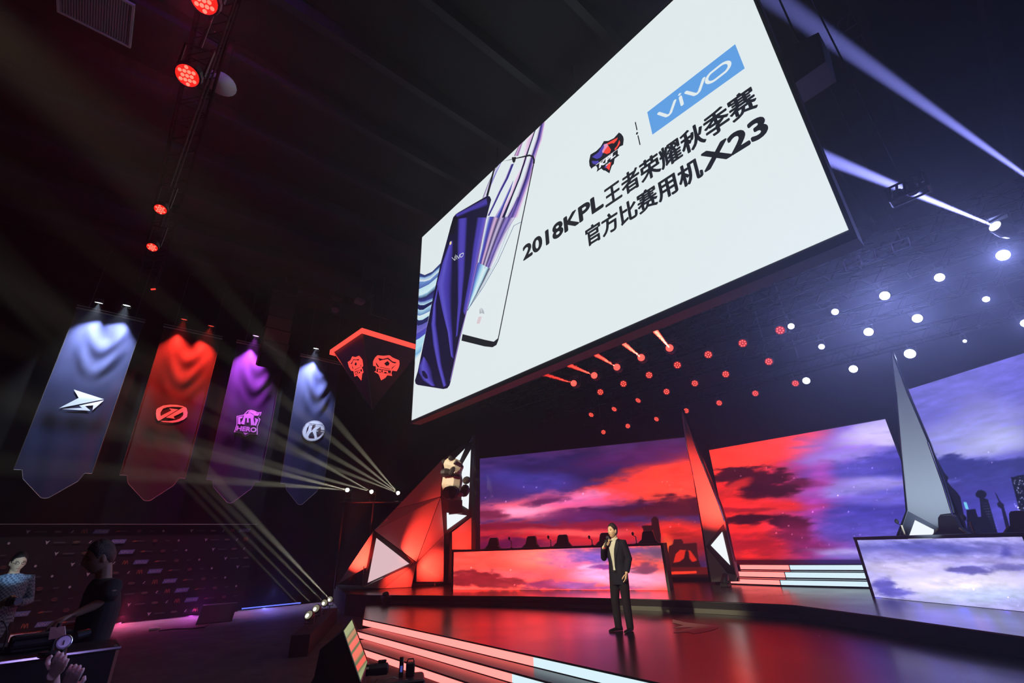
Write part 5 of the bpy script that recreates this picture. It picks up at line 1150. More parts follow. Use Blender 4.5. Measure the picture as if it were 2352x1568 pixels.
q = PX(352, 664, -18.6); ri = thing('indicator_lamp', 'tiny red lamp glowing in the dark between the truss and the red banner', 'lamp', tuple(q))
MB().tube([q - Vector((0, .06, .03)), q + Vector((0, .06, .03))], .03, 8).build('housing', emis('red_indicator', (1.2, .06, .04), 1, 'NONE'), ri); MB().tube([q + Vector((0, 0, .02)), (q.x, q.y, ZC)], .008, 5).build('hanging_cable', STEEL, ri)

# ================================================================== PEOPLE
def remeshed(mb, voxel, smooth=4):
    """one continuous surface out of overlapping closed shells"""
    me = bpy.data.meshes.new('tmp'); me.from_pydata([tuple(v) for v in mb.v], [], mb.f)
    bm = bmesh.new(); bm.from_mesh(me); bmesh.ops.recalc_face_normals(bm, faces=bm.faces); bm.to_mesh(me); bm.free()
    ob = bpy.data.objects.new('tmp', me); COL.objects.link(ob)
    r = ob.modifiers.new('r', 'REMESH'); r.mode = 'VOXEL'; r.voxel_size = voxel
    if smooth: k = ob.modifiers.new('s', 'SMOOTH'); k.iterations = smooth; k.factor = .5
    dg = bpy.context.evaluated_depsgraph_get(); dg.update(); m2 = bpy.data.meshes.new_from_object(ob.evaluated_get(dg))
    out = MB(); out.v = [v.co.copy() for v in m2.vertices]; out.f = [list(p.vertices) for p in m2.polygons]; out.m = [0] * len(out.f)
    bpy.data.objects.remove(ob); bpy.data.meshes.remove(me); bpy.data.meshes.remove(m2); return out
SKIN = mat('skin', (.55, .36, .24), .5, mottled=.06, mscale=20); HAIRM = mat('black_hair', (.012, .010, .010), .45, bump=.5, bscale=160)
def head_shape(mb, c, RF, k=1.0, hair=False):
    """RF: 3x3 columns forward, left, up; hair=True builds the hair cap instead"""
    nu, nv = 40, 28; vs = []; fs = []
    for j in range(nv + 1):
        t = PI * j / nv
        for i in range(nu):
            a = 2 * PI * i / nu; f, s, z = math.sin(t) * math.cos(a), math.sin(t) * math.sin(a), math.cos(t)
            low = max(0, -z); rf, rs, rz = .096 * (1 - .10 * low), .077 * (1 - .34 * low ** 1.3), .122
            x, y, q = rf * f, rs * s, rz * z
            if hair:
                aa = a if a < PI else 2 * PI - a
                line = float(np.interp(aa, [0, .5, .9, 1.15, 1.3, 1.5, 1.75, 2.2, 3.15], [.60, .57, .42, .08, -.12, .22, -.18, -.48, -.55])) + .03 * math.sin(5 * a)
                up = sstep(line - .09, line + .07, z); g = .90 + float(up) * (.165 + .06 * max(0, z) + .02 * math.sin(7 * a + 9 * z)); x, y, q = x * g - .004, y * g, q * g + .004 * float(up)
            else:
                fr = max(0, f)
                g = lambda s0, z0, ws, wz: math.exp(-((y - s0) / ws) ** 2 - ((q - z0) / wz) ** 2) * (1 if f > 0 else 0)
                x += .030 * g(0, -.022, .012, .017) + .014 * g(0, .004, .009, .024) - .010 * (g(.031, .008, .016, .012) + g(-.031, .008, .016, .012)) + .004 * g(0, .028, .05, .01)
                x += .007 * g(0, -.060, .022, .010) + .010 * g(0, -.098, .025, .016) + .004 * (g(.042, -.03, .02, .02) + g(-.042, -.03, .02, .02))
            vs.append(c + RF @ Vector((x, y, q)) * k)
    for j in range(nv):
        for i in range(nu): fs.append((j * nu + i, (j + 1) * nu + i, (j + 1) * nu + (i + 1) % nu, j * nu + (i + 1) % nu))
    mb.add(vs, fs)
    if not hair:
        for sgn in (-1, 1): mb.sphere(c + RF @ Vector((-.008, sgn * .077, -.008)) * k, (.018 * k, .010 * k, .033 * k), 8, 6, RF)
def hand_shape(mb, wrist, d, nrm, lat, curl, k=1.0, thumb=1):
    """palm along d, fingers bend towards nrm by curl radians per joint; lat points to the index side"""
    d, nrm, lat = Vector(d).normalized(), Vector(nrm).normalized(), Vector(lat).normalized()
    mb.loft([[wrist + d * z * k + lat * (w_ * math.cos(a)) * k + nrm * (h_ * math.sin(a)) * k for a in [2 * PI * i / 10 for i in range(10)]] for z, w_, h_ in ((-.02, .026, .02), (.02, .032, .017), (.06, .041, .016), (.09, .042, .013), (.098, .036, .009))])
    for i, (off, L, r) in enumerate(((.031, .072, .0085), (.0105, .080, .009), (-.0105, .074, .0085), (-.030, .058, .0075))):
        p = wrist + (d * .088 + lat * off) * k; ang = .12 + curl * (.55 + .06 * i); pts = [p - d * .02 * k, p]; dd = d.copy()
        for seg in (.42, .32, .26):
            dd = d * math.cos(ang) + nrm * math.sin(ang); p = p + dd * L * seg * k; pts.append(p); ang += curl * (.9 + .05 * i)
        mb.tube(pts, [r * k, r * k * 1.05, r * k, r * .92 * k, r * .78 * k], 8)
    p = wrist + (d * .025 + lat * .026) * k; q = p + (d * .028 + lat * .03 + nrm * .018) * k; e = q + (d * .030 + lat * .004 + nrm * (.012 + .02 * curl)) * k; g = e + (d * .022 - lat * .008 + nrm * (.008 + .014 * curl)) * k
    mb.tube([p, q, e, g], [.013 * k, .012 * k, .0105 * k, .008 * k], 8)
def figure(name, label, base, F, J, opt):
    """J: joints in metres (forward, left, up) from the base; opt: clothes"""
    F = Vector(F).normalized(); S_ = Vector((0, 0, 1)).cross(F).normalized(); Zv = Vector((0, 0, 1)); base = Vector(base)
    W = lambda p: base + F * p[0] + S_ * p[1] + Zv * p[2]
    root = thing(name, label, 'person', tuple(base)); k = opt.get('k', 1.0); vox = opt.get('vox', .008)
    hy, hp = opt.get('head_yaw', 0), opt.get('head_pitch', 0)
    hf = F * math.cos(hy) + S_ * math.sin(hy); hl = Zv.cross(hf); hf2 = hf * math.cos(hp) + Zv * math.sin(hp); hu = hf2.cross(hl); RF = Matrix((hf2, hl, hu)).transposed(); hc = W(J['head'])
    def ring(c, wf, ws, n=18): return [W((c[0] + wf * math.cos(2 * PI * i / n), c[1] + ws * math.sin(2 * PI * i / n), c[2])) for i in range(n)]
    P, C, N = J['pelvis'], J['chest'], J['neck']
    def mixp(a, b, t): return tuple(a[i] * (1 - t) + b[i] * t for i in range(3))
    def torso(mb, g, low=0.0):
        mb.loft([ring(mixp(P, C, -.28 - low), .105 + g, .165 + g), ring(mixp(P, C, -.05), .112 + g, .168 + g), ring(mixp(P, C, .4), .105 + g, .15 + g), ring(mixp(P, C, .8), .118 + g, .168 + g), ring(C, .12 + g, .178 + g), ring(mixp(C, N, .45), .105 + g, .185 + g), ring(mixp(C, N, .75), .085 + g, .15 + g), ring(mixp(C, N, .95), .06 + g, .075 + g)])
    hands = opt['hands']
    b = MB(); torso(b, -.012)
    head_shape(b, hc, RF, k); b.tube([W(N) - Zv * .04, (W(N) + hc) / 2 - hf * .015, hc - hf * .02], [.058 * k, .052 * k, .05 * k], 12)
    for sd in 'RL':
        sh, el, wr = W(J['sh' + sd]), W(J['el' + sd]), W(J['wr' + sd])
        b.tube([sh, sh * .5 + el * .5, el, el * .6 + wr * .4, wr], [.050, .044, .038, .036, .025], 12)
        hd, hn, lt, cu = hands[sd]; tow = lambda v: F * v[0] + S_ * v[1] + Zv * v[2]
        hand_shape(b, wr, tow(hd), tow(hn), tow(lt), cu, opt.get('hk', 1.0))
        hp_, kn, an = W(J['hip' + sd]), W(J['kn' + sd]), W(J['an' + sd])
        b.tube([hp_ + Zv * .04, hp_ * .6 + kn * .4, kn, kn * .55 + an * .45, an], [.085, .075, .052, .05, .036], 12)
    body = remeshed(b, vox * opt.get('bv', .62), 3).build('body', opt.get('skin', SKIN), root, smooth=True)
    # face
    FD = mat('face_dark', (.03, .018, .015), .4); LIP = mat('lip', (.36, .16, .12), .5)
    for sgn in (-1, 1):
        MB().sphere(hc + RF @ Vector((.0775, sgn * .031, .006)) * k, (.008 * k, .015 * k, .0065 * k), 8, 6, RF).build('eye', FD, body)
        MB().tube([hc + RF @ Vector(p) * k for p in ((.087, sgn * .014, .026), (.086, sgn * .032, .031), (.074, sgn * .050, .026))], .0042 * k, 6).build('eyebrow', FD, body)
    MB().sphere(hc + RF @ Vector((.082, 0, -.060)) * k, (.007 * k, .022 * k, .005 * k), 8, 6, RF).build('mouth', LIP, body)
    hm = MB(); head_shape(hm, hc, RF, k, hair=True); hm.build('hair', opt.get('hair', HAIRM), root, smooth=True)
    # clothes
    g = opt.get('fit', .012); j = MB(); torso(j, g, opt.get('low', .12))
    for sd in 'RL':
        sh, el, wr = W(J['sh' + sd]), W(J['el' + sd]), W(J['wr' + sd])
        inn = W(mixp(C, N, .5)) * .45 + sh * .55
        if opt.get('long', True): j.tube([inn, sh, sh * .5 + el * .5, el, el * .5 + wr * .5, el * .08 + wr * .92], [.075, .069 + g * .3, .060 + g * .3, .054 + g * .3, .049 + g * .3, .042 + g * .3], 12)
        else: j.tube([inn, sh, sh * .6 + el * .4, sh * .2 + el * .8], [.075, .072, .068, .062], 12)
    remeshed(j, vox, 4).build(opt['top'][0], opt['top'][1], root, smooth=True)
    t = MB(); t.loft([ring(mixp(P, C, -.42), .10, .15), ring(mixp(P, C, -.2), .112, .166), ring(mixp(P, C, .05), .115, .168), ring(mixp(P, C, .25), .108, .158)])
    for sd in 'RL':
        hp_, kn, an = W(J['hip' + sd]), W(J['kn' + sd]), W(J['an' + sd]); t.tube([hp_ + Zv * .05, hp_, hp_ * .5 + kn * .5, kn, kn * .5 + an * .5, an - Zv * .035], [.095, .098, .09, .075, .07, .062], 14)
    remeshed(t, vox, 4).build('trousers', opt['trousers'], root, smooth=True)
    SH = mat('black_shoe', (.012, .011, .011), .25)
    for sd, ty in (('R', opt.get('toeR', 0)), ('L', opt.get('toeL', 0))):
        an = W(J['an' + sd]); fd = F * math.cos(ty) + S_ * math.sin(ty); sl = Zv.cross(fd); rings = []
        zf = an.z - J['an' + sd][2]
        for x, w_, h_ in ((-.075, .02, .05), (-.06, .034, .085), (.0, .038, .09), (.07, .042, .06), (.14, .045, .045), (.19, .036, .034), (.21, .012, .02)):
            c = Vector((an.x, an.y, 0)) + fd * x; rings.append([Vector((c.x, c.y, base.z + J['an' + sd][2] - .08 + .001)) + sl * (w_ * math.cos(a)) + Zv * (h_ * .5 * (1 + math.sin(a))) for a in [2 * PI * i / 12 for i in range(12)]])
        MB().loft(rings).build('shoe', SH, root, smooth=True)
    return root, body, W, RF, hc
# --- the speaker in the suit
pb = PZ(1436, 1450, ZS); pb.z = ZS; vd = Vector((pb.x, pb.y, 0)).normalized(); Rv = Vector((vd.y, -vd.x, 0)); a30 = math.radians(33)
Fm = -vd * math.cos(a30) - Rv * math.sin(a30)
SUIT = mat('navy_suit', (.008, .009, .016), .85, spec=.12, bump=.08, bscale=70); TROU = mat('charcoal_trousers', (.009, .009, .012), .9, spec=.1); SHIRT = mat('cream_shirt', (.42, .41, .37), .75)
JM = dict(pelvis=(0, 0, .93), chest=(.0, 0, 1.27), neck=(.0, 0, 1.475), head=(.035, 0, 1.602), shR=(-.01, -.165, 1.395), elR=(.07, -.235, 1.15), wrR=(.235, -.105, 1.335), shL=(-.01, .165, 1.395), elL=(-.05, .225, 1.13), wrL=(.06, .205, .90),
          hipR=(0, -.085, .88), knR=(.03, -.115, .48), anR=(-.01, -.13, .08), hipL=(0, .085, .88), knL=(.0, .09, .48), anL=(-.04, .085, .08))
man, mbody, WM, RFm, hcm = figure('person', 'man in a dark suit and pale shirt speaking into a microphone on the lower stage', pb, Fm, JM,
    dict(vox=.0075, bv=.48, top=('jacket', SUIT), trousers=TROU, fit=.016, low=.34, head_yaw=math.radians(-12), head_pitch=.02, toeR=-.35, toeL=.1,
         hands={'R': ((-.25, .45, .55), (-.5, .55, -.1), (-.2, .1, .9), 1.15), 'L': ((.25, -.05, -1), (-.1, -1, 0), (1, 0, .2), .45)}))
def front(z, ang, r=.004):
    """point on the jacket front at height z, ang from straight ahead"""
    zz = [(.86, .131, .194), (1.0, .124, .172), (1.10, .124, .17), (1.2, .132, .184), (1.27, .139, .197), (1.36, .124, .203), (1.42, .103, .172), (1.465, .08, .098)]
    for (z0, f0, s0), (z1, f1, s1) in zip(zz, zz[1:]):
        if z <= z1 or z1 == 1.465:
            t = min(1, max(0, (z - z0) / (z1 - z0))); f, s = f0 + (f1 - f0) * t, s0 + (s1 - s0) * t; break
    return WM(((f + r) * math.cos(ang), (s + r) * math.sin(ang), z))
sv = MB(); rows_ = []
for z, l, rr in ((.955, -.09, .16), (1.0, -.08, .13), (1.1, -.12, .15), (1.2, -.17, .20), (1.3, -.24, .27), (1.38, -.34, .37), (1.43, -.5, .52), (1.475, -.9, .9)):
    rows_.append([front(z, l + (rr - l) * i / 6, .006) for i in range(7)])
sv.add([p for r in rows_ for p in r], [(j * 7 + i, j * 7 + i + 1, j * 7 + 8 + i, j * 7 + 7 + i) for j in range(len(rows_) - 1) for i in range(6)])
sv.build('shirt', SHIRT, man, smooth=True, label='pale open necked shirt front')
for sgn in (-1, 1):
    lp = MB(); A_l = {-1: (-.10, -.13, -.18, -.26, -.40, -.62), 1: (.14, .17, .22, .30, .44, .66)}[sgn]; zs_ = (1.02, 1.12, 1.22, 1.31, 1.40, 1.46); B_l = [a + sgn * d_ for a, d_ in zip(A_l, (.06, .16, .26, .34, .32, .26))]
    vs = [front(z, a, .010) for z, a in zip(zs_, A_l)] + [front(z, b_, .013) for z, b_ in zip(zs_, B_l)]
    lp.add(vs, [(i, i + 1, 7 + i, 6 + i) for i in range(5)]); lp.build('lapel', mat('lapel_navy', (.010, .011, .018), .8, spec=.15), man, fix=False)
    cl = MB(); pts = [front(1.45, sgn * .25, .012), front(1.487, sgn * .55, .012), front(1.487, sgn * 1.2, .008), front(1.47, sgn * 1.0, .018), front(1.43, sgn * .45, .016)]
    cl.poly(pts); cl.build('collar', SHIRT, man, fix=False)
MB().box(front(.935, .05, .012), (.022, .03, .024)).build('belt_buckle', SILVER, man)
MB().tube([front(.935, a_, .006) for a_ in (-.2, -.1, 0, .1, .25)], .013, 6).build('belt', BLACKGLOSS, man)
for z, a_ in ((1.0, .22), (.92, .26)): MB().sphere(front(z, a_, .012), .009, 8, 5).build('button', BLACKGLOSS, man)
# handheld microphone
m0, m1 = WM((.245, -.075, 1.325)), WM((.175, -.03, 1.50)); md = (m1 - m0).normalized()
mc = thing('handheld_microphone', 'black handheld microphone held to the mouth of the man in the suit', 'microphone', tuple(m0))
MB().tube([m0, m0 + md * .11, m0 + md * .14], [.016, .019, .021], 12).build('handle', BLACK, mc)
MB().sphere(m1 - md * .008, .031, 14, 10).build('mesh_head', mat('mic_mesh', (.02, .02, .03), .6, bump=.5, bscale=300), mc)
MB().bevbox(m0 + md * .125, (.052, .052, .045), .006).build('flag_cube', BLACK, mc)
MB().tube([m0 - md * .012, m0 + md * .002], .017, 12).build('end_ring', emis('mic_red_ring', (.8, .05, .03), .8, 'NONE'), mc, label='red ring at the end of the handle')
lamp('front_key', 'SPOT', (-3.6, -3.5, 6.2), 10500, (1, .86, .56), dirv=WM((0, 0, 1.15)) - Vector((-3.6, -3.5, 6.2)), size=11.5, blend=.5, rad=.1)

# --- people in the dark at the left
DARKTOP = mat('black_tshirt', (.010, .010, .011), .85); DARKTR = mat('black_jeans', (.010, .010, .012), .85)
PLAID = mat('blue_plaid_shirt', (.10, .14, .21), .8)
_n = PLAID.node_tree; _tc = _n.nodes.new('ShaderNodeTexCoord'); _ck = _n.nodes.new('ShaderNodeTexChecker'); _ck.inputs['Scale'].default_value = 44; _ck.inputs['Color1'].default_value = (.22, .30, .42, 1); _ck.inputs['Color2'].default_value = (.06, .09, .16, 1)
_n.links.new(_tc.outputs['Object'], _ck.inputs['Vector']); _n.links.new(_ck.outputs['Color'], _n.nodes['Principled BSDF'].inputs['Base Color'])
stand = dict(pelvis=(0, 0, .98), chest=(0, 0, 1.36), neck=(.01, 0, 1.585), head=(.04, 0, 1.705), shR=(-.01, -.18, 1.505), elR=(.02, -.25, 1.22), wrR=(.22, -.10, 1.22), shL=(-.01, .18, 1.50), elL=(.02, .25, 1.22), wrL=(.22, .10, 1.22),
             hipR=(0, -.09, .94), knR=(.02, -.11, .50), anR=(-.01, -.12, .08), hipL=(0, .09, .94), knL=(.02, .11, .50), anL=(-.01, .12, .08))
g0 = at(41, 1288, 6.2); gb = Vector((g0.x, g0.y, 0)); gv = Vector((gb.x, gb.y, 0)).normalized(); gr = Vector((gv.y, -gv.x, 0))
dz = g0.z - 1.725
st2 = {k: (p[0], p[1], p[2] + (dz if p[2] > .6 else dz * .5 if p[2] > .2 else 0)) for k, p in stand.items()}
gm, gbody, WG, RFg, hcg = figure('person', 'man with glasses and a blue plaid shirt standing in the dark at the far left', gb, -gv + gr * .25, st2, dict(vox=.010, bv=.8, top=('shirt', PLAID), trousers=DARKTR, fit=.010, head_pitch=-.15,
    hands={'R': ((.8, .5, .1), (0, .6, .4), (.2, .2, 1), .9), 'L': ((.8, -.5, .1), (0, -.6, .4), (.2, -.2, 1), .9)}))
gl = MB()
for sgn in (-1, 1):
    gl.tube([hcg + RFg @ Vector((.098, sgn * .032 + .021 * math.cos(t), .006 + .016 * math.sin(t))) for t in np.linspace(0, 2 * PI, 13)], .0025, 5)
    gl.tube([hcg + RFg @ Vector((.098, sgn * .053, .008)), hcg + RFg @ Vector((.01, sgn * .078, .005))], .0025, 5)
gl.tube([hcg + RFg @ Vector((.098, -.011, .008)), hcg + RFg @ Vector((.098, .011, .008))], .0025, 5); gl.build('glasses', BLACKGLOSS, gm)
lz = dz
cg = thing('camera', 'dark camera held at chest by the man with glasses', 'camera', tuple(WG((.30, 0, 1.22 + lz))))
MB().bevbox(WG((.31, 0, 1.25 + lz)), (.15, .09, .10), .012).build('camera_body', BLACK, cg); MB().tube([WG((.33, 0, 1.25 + lz)), WG((.46, .03, 1.25 + lz))], [.04, .042], 14).build('lens_barrel', BLACKGLOSS, cg)
lamp('cold_face_light', 'SPOT', at(110, 1270, 4.9), 170, (.5, .76, 1), dirv=WG((.05, 0, 1.62 + lz)) - at(110, 1270, 4.9), size=11, blend=.7, rad=.03)
# dark man bending over the gear, arm stretched out
h0 = at(229, 1280, 3.75); hb = Vector((h0.x, h0.y, 0)); hv = hb.normalized(); hr = Vector((hv.y, -hv.x, 0)); Fh = -hr * .95 - hv * .2
def loc(px, py, t):
    q = at(px, py, t) - hb; S_ = Vector((0, 0, 1)).cross(Fh.normalized()); return (q.dot(Fh.normalized()), q.dot(S_), q.z)
dh = h0.z - 1.725
JH = {k: (p[0] - .10, p[1], p[2] + (dh if p[2] > .6 else dh * .5 if p[2] > .2 else 0)) for k, p in stand.items()}
JH['head'] = (.0, 0, h0.z); JH['neck'] = (-.07, 0, h0.z - .145); JH['shL'] = (-.10, .18, h0.z - .225); JH['shR'] = (-.10, -.18, h0.z - .225)
JH['elL'] = loc(243, 1378, 3.6); JH['wrL'] = loc(170, 1411, 3.45)
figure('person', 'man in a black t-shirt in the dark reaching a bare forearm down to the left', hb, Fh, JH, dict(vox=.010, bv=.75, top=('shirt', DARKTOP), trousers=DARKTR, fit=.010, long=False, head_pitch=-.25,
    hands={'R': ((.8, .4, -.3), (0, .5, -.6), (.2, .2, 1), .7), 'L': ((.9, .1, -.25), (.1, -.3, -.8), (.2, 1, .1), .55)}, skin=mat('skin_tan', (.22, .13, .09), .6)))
lamp('dim_red_light', 'SPOT', at(120, 1250, 2.2) + Vector((.6, -.4, .9)), 5, (1, .32, .18), dirv=at(195, 1395, 3.5) - (at(120, 1250, 2.2) + Vector((.6, -.4, .9))), size=26, blend=1)
# seated person whose raised hands show at the bottom edge
s0 = at(134, 1620, 2.35); sb = Vector((s0.x - .35, s0.y - .05, 0)); sv_ = sb.normalized(); sr_ = Vector((sv_.y, -sv_.x, 0)); Fs = (sv_ * .6 + sr_ * .8).normalized()
def locs(px, py, t):
    q = at(px, py, t) - sb; S_ = Vector((0, 0, 1)).cross(Fs); return (q.dot(Fs), q.dot(S_), q.z)
wl = locs(122, 1549, 2.3); wr2 = locs(153, 1575, 2.25)
JS = dict(pelvis=(0, 0, .34), chest=(.02, 0, .66), neck=(.03, 0, .82), head=(.06, 0, .92), shR=(.02, -.18, .77), elR=(.22, -.20, .98), wrR=wr2, shL=(.02, .18, .77), elL=(.20, .22, 1.0), wrL=wl,
          hipR=(.05, -.10, .34), knR=(.44, -.14, .46), anR=(.42, -.14, .08), hipL=(.05, .10, .34), knL=(.44, .14, .46), anL=(.42, .14, .08))
def wdir(a, b):
    v = (at(*b) - at(*a)).normalized(); S_ = Vector((0, 0, 1)).cross(Fs); return (v.dot(Fs), v.dot(S_), v.z)
up_ = wdir((122, 1549, 2.3), (143, 1510, 2.28)); rt_ = wdir((122, 1549, 2.3), (140, 1558, 2.3)); dp_ = wdir((122, 1549, 2.3), (128, 1549, 2.5))
figure('person', 'seated person at the bottom left edge, only raised violet lit hands in view', sb, Fs, JS, dict(vox=.010, bv=.36, top=('shirt', DARKTOP), trousers=DARKTR, fit=.01, long=False, skin=mat('skin_pale', (.62, .46, .40), .5),
    hands={'R': (up_, dp_, rt_, .35), 'L': (up_, dp_, tuple(-c for c in rt_), .35)}))
stl = thing('stool', 'black stool under the seated person at the bottom left edge', 'stool', (sb.x, sb.y, 0))
MB().tube([(sb.x, sb.y, .12), (sb.x, sb.y, .165)], .17, 16).build('seat', BLACK, stl)
for k in range(4):
    a_ = PI / 4 + k * PI / 2; MB().tube([(sb.x + .13 * math.cos(a_), sb.y + .13 * math.sin(a_), .12), (sb.x + .18 * math.cos(a_), sb.y + .18 * math.sin(a_), .002)], .014, 6).build('leg', STEEL, stl)
lamp('violet_hand_light', 'SPOT', at(60, 1380, 1.5) + Vector((.5, .2, .7)), 20, (.50, .36, 1), dirv=at(125, 1500, 2.4) - (at(60, 1380, 1.5) + Vector((.5, .2, .7))), size=34, blend=.8)

# ================================================================== GEAR AT THE LEFT EDGE
tc = at(40, 1500, 3.0); ztop = tc.z; tv = Vector((tc.x, tc.y, 0)).normalized(); tr = Vector((tv.y, -tv.x, 0)); RT3 = Matrix((tr, tv, Vector((0, 0, 1)))).transposed()
def GT(px, py, t): return at(px, py, t)
case = thing('equipment_case', 'tall black equipment case with violet lit edges at the lower left', 'case', (tc.x, tc.y, 0))
MB().bevbox(Vector((tc.x, tc.y, ztop / 2)) + tr * .02, (1.0, .4, ztop - .004), .02, RT3).build('case_body', mat('case_black', (.012, .012, .014), .35, spec=.7), case)
for zz in (ztop - .02, ztop - .24):
    c0 = Vector((tc.x, tc.y, zz)) + tr * .02; MB().tube([c0 - tr * .5 - tv * .203, c0 + tr * .5 - tv * .203, c0 + tr * .5 + tv * .2], .012, 6).build('metal_edge', mat('edge_metal', (.45, .45, .5), .25, metal=1), case)
def slabbox(name, label, cat, px, py, t, d, rotz=0, m=BLACKGLOSS, z=None):
    p = at(px, py, t)
    if z is not None: p.z = z
    T = thing(name, label, cat, tuple(p)); return T, p, RT3 @ Matrix.Rotation(rotz, 3, 'Z')
ctop = ztop + .002
L1, p, Rr_ = slabbox('laptop', 'closed glossy black laptop on the equipment case at the lower left', 'laptop', 30, 1486, 3.1, 0, .1, z=ctop)
MB().bevbox(p + Vector((0, 0, .012)), (.36, .25, .022), .008, Rr_).build('base', BLACKGLOSS, L1); MB().bevbox(p + Vector((0, 0, .032)), (.36, .25, .014), .006, Rr_).build('lid', BLACKGLOSS, L1)
L2, p2, Rr_ = slabbox('video_switcher', 'black box with rounded top bars beside the laptop at the lower left', 'video device', 96, 1462, 3.12, 0, .15, z=ctop)
MB().bevbox(p2 + Vector((0, 0, .05)), (.30, .12, .10), .012, Rr_).build('housing', BLACK, L2)
for k in range(2): MB().tube([p2 + Rr_ @ Vector((-.15, -.065, .035 + .05 * k)), p2 + Rr_ @ Vector((.15, -.065, .035 + .05 * k))], .011, 8).build('bar', BLACKGLOSS, L2)
# paper sheet, round device on an arm stand
ps = [at(115.5, 1440, 3.0), at(149, 1437, 3.0), at(151, 1461, 2.95), at(111, 1469, 2.95)]; nn_ = (ps[1] - ps[0]).cross(ps[3] - ps[0]).normalized()
PSt = thing('paper_sheet', 'white sheet clipped on a black stand in the dark at the left', 'paper', tuple(sum(ps, Vector()) / 4)); MB().prism(ps, nn_ * .003).build('sheet', mat('white_paper', (.8, .76, .78), .7), PSt)
q = sum(ps, Vector()) / 4 + tv * .03; MB().tube([q + Vector((0, 0, .05)), (q.x, q.y, ctop + .012)], .012, 8).build('stand_pole', BLACK, PSt); MB().tube([(q.x, q.y, ctop), (q.x, q.y, ctop + .015)], .06, 16).build('stand_base', BLACK, PSt)
dv_ = at(146, 1476, 2.55); RD = frame_to(Vector(CO) - dv_ + Vector((0, 0, .9)) ); Md = Matrix.Translation(dv_) @ (RD @ Matrix.Rotation(PI, 3, 'X')).to_4x4()
D_ = thing('round_dial', 'round violet lit glass dial on a black handheld rig at the left', 'dial', tuple(dv_))
MB().lathe([(.001, .022), (.026, .022), (.031, .018), (.033, .0), (.028, -.012), (.001, -.014)], Md, 24).build('face', mat('dial_glass', (.55, .48, .75), .15), D_, smooth=False)
MB().lathe([(.034, -.01), (.037, .0), (.036, .02), (.033, .022), (.033, -.01)], Md, 24).build('bezel', SILVER, D_); MB().box(Md @ Vector((0, .004, .024)), (.006, .022, .003), RD).build('pointer', BLACK, D_)
MB().tube([at(146, 1488, 2.56), at(138, 1530, 2.5)], .016, 8).build('grip', BLACK, D_)
MB().tube([at(150, 1475, 2.57), at(178, 1459, 2.6), at(205, 1452, 2.65)], [.02, .024, .02], 10).build('side_arm', BLACKGLOSS, D_)
# cable loop
cb_ = MB().tube([at(*p, 2.9) for p in ((2, 1425), (9, 1428), (15, 1440), (17, 1455), (13, 1472), (6, 1492), (-6, 1500))], .004, 6).build('cable_loop', RUBBER); tag(cb_, 'thin black cable looping above the laptop at the left edge', 'cable')

# ================================================================== FLOOR ITEMS AND SLANTED MIRROR PANEL
fm = PZ(496, 1428, 0); fmv = Vector((fm.x, fm.y, 0)).normalized(); fr_ = Vector((fmv.y, -fmv.x, 0)); FMt = thing('floor_speaker', 'black wedge floor speaker by the violet strip light', 'speaker', (fm.x, fm.y, 0))
P = [fm - fr_ * .5 - fmv * .3, fm - fr_ * .5 + fmv * .35, fm - fr_ * .42 + fmv * .35 + Vector((0, 0, .46)), fm - fr_ * .42 - fmv * .08 + Vector((0, 0, .46))]
P = [Vector((p.x, p.y, max(p.z, .002))) for p in P]; MB().prism(P, fr_ * .9).build('housing', BLACK, FMt)
MB().add([P[0] + Vector((0, 0, .02)) - fmv * .012 + fr_ * .06, P[0] + fr_ * .84 + Vector((0, 0, .02)) - fmv * .012, P[3] + fr_ * .84 - fmv * .012 - Vector((0, 0, .02)), P[3] + fr_ * .06 - fmv * .012 - Vector((0, 0, .02))], [(0, 1, 2, 3)]).build('front_mesh', mat('speaker_mesh', (.02, .02, .021), .7, bump=.6, bscale=150), FMt, fix=False)
cq = PZ(360, 1447, 0); cn = thing('cable_connector', 'small white cable connector lying on the dark floor', 'connector', (cq.x, cq.y, 0)); MB().tube([cq + Vector((0, -.18, .04)), cq + Vector((0, -.02, .045)), cq + Vector((0, .08, .035))], [.04, .045, .02], 10).build('plug', mat('white_plastic', (.75, .72, .74), .4), cn)
o = MB().tube([PZ(x, y, .014) for x, y in ((365, 1448), (400, 1444), (440, 1443), (470, 1440), (478, 1434))], .014, 6).build('floor_cable', RUBBER); tag(o, 'black cable on the floor running to the wedge speaker', 'cable')
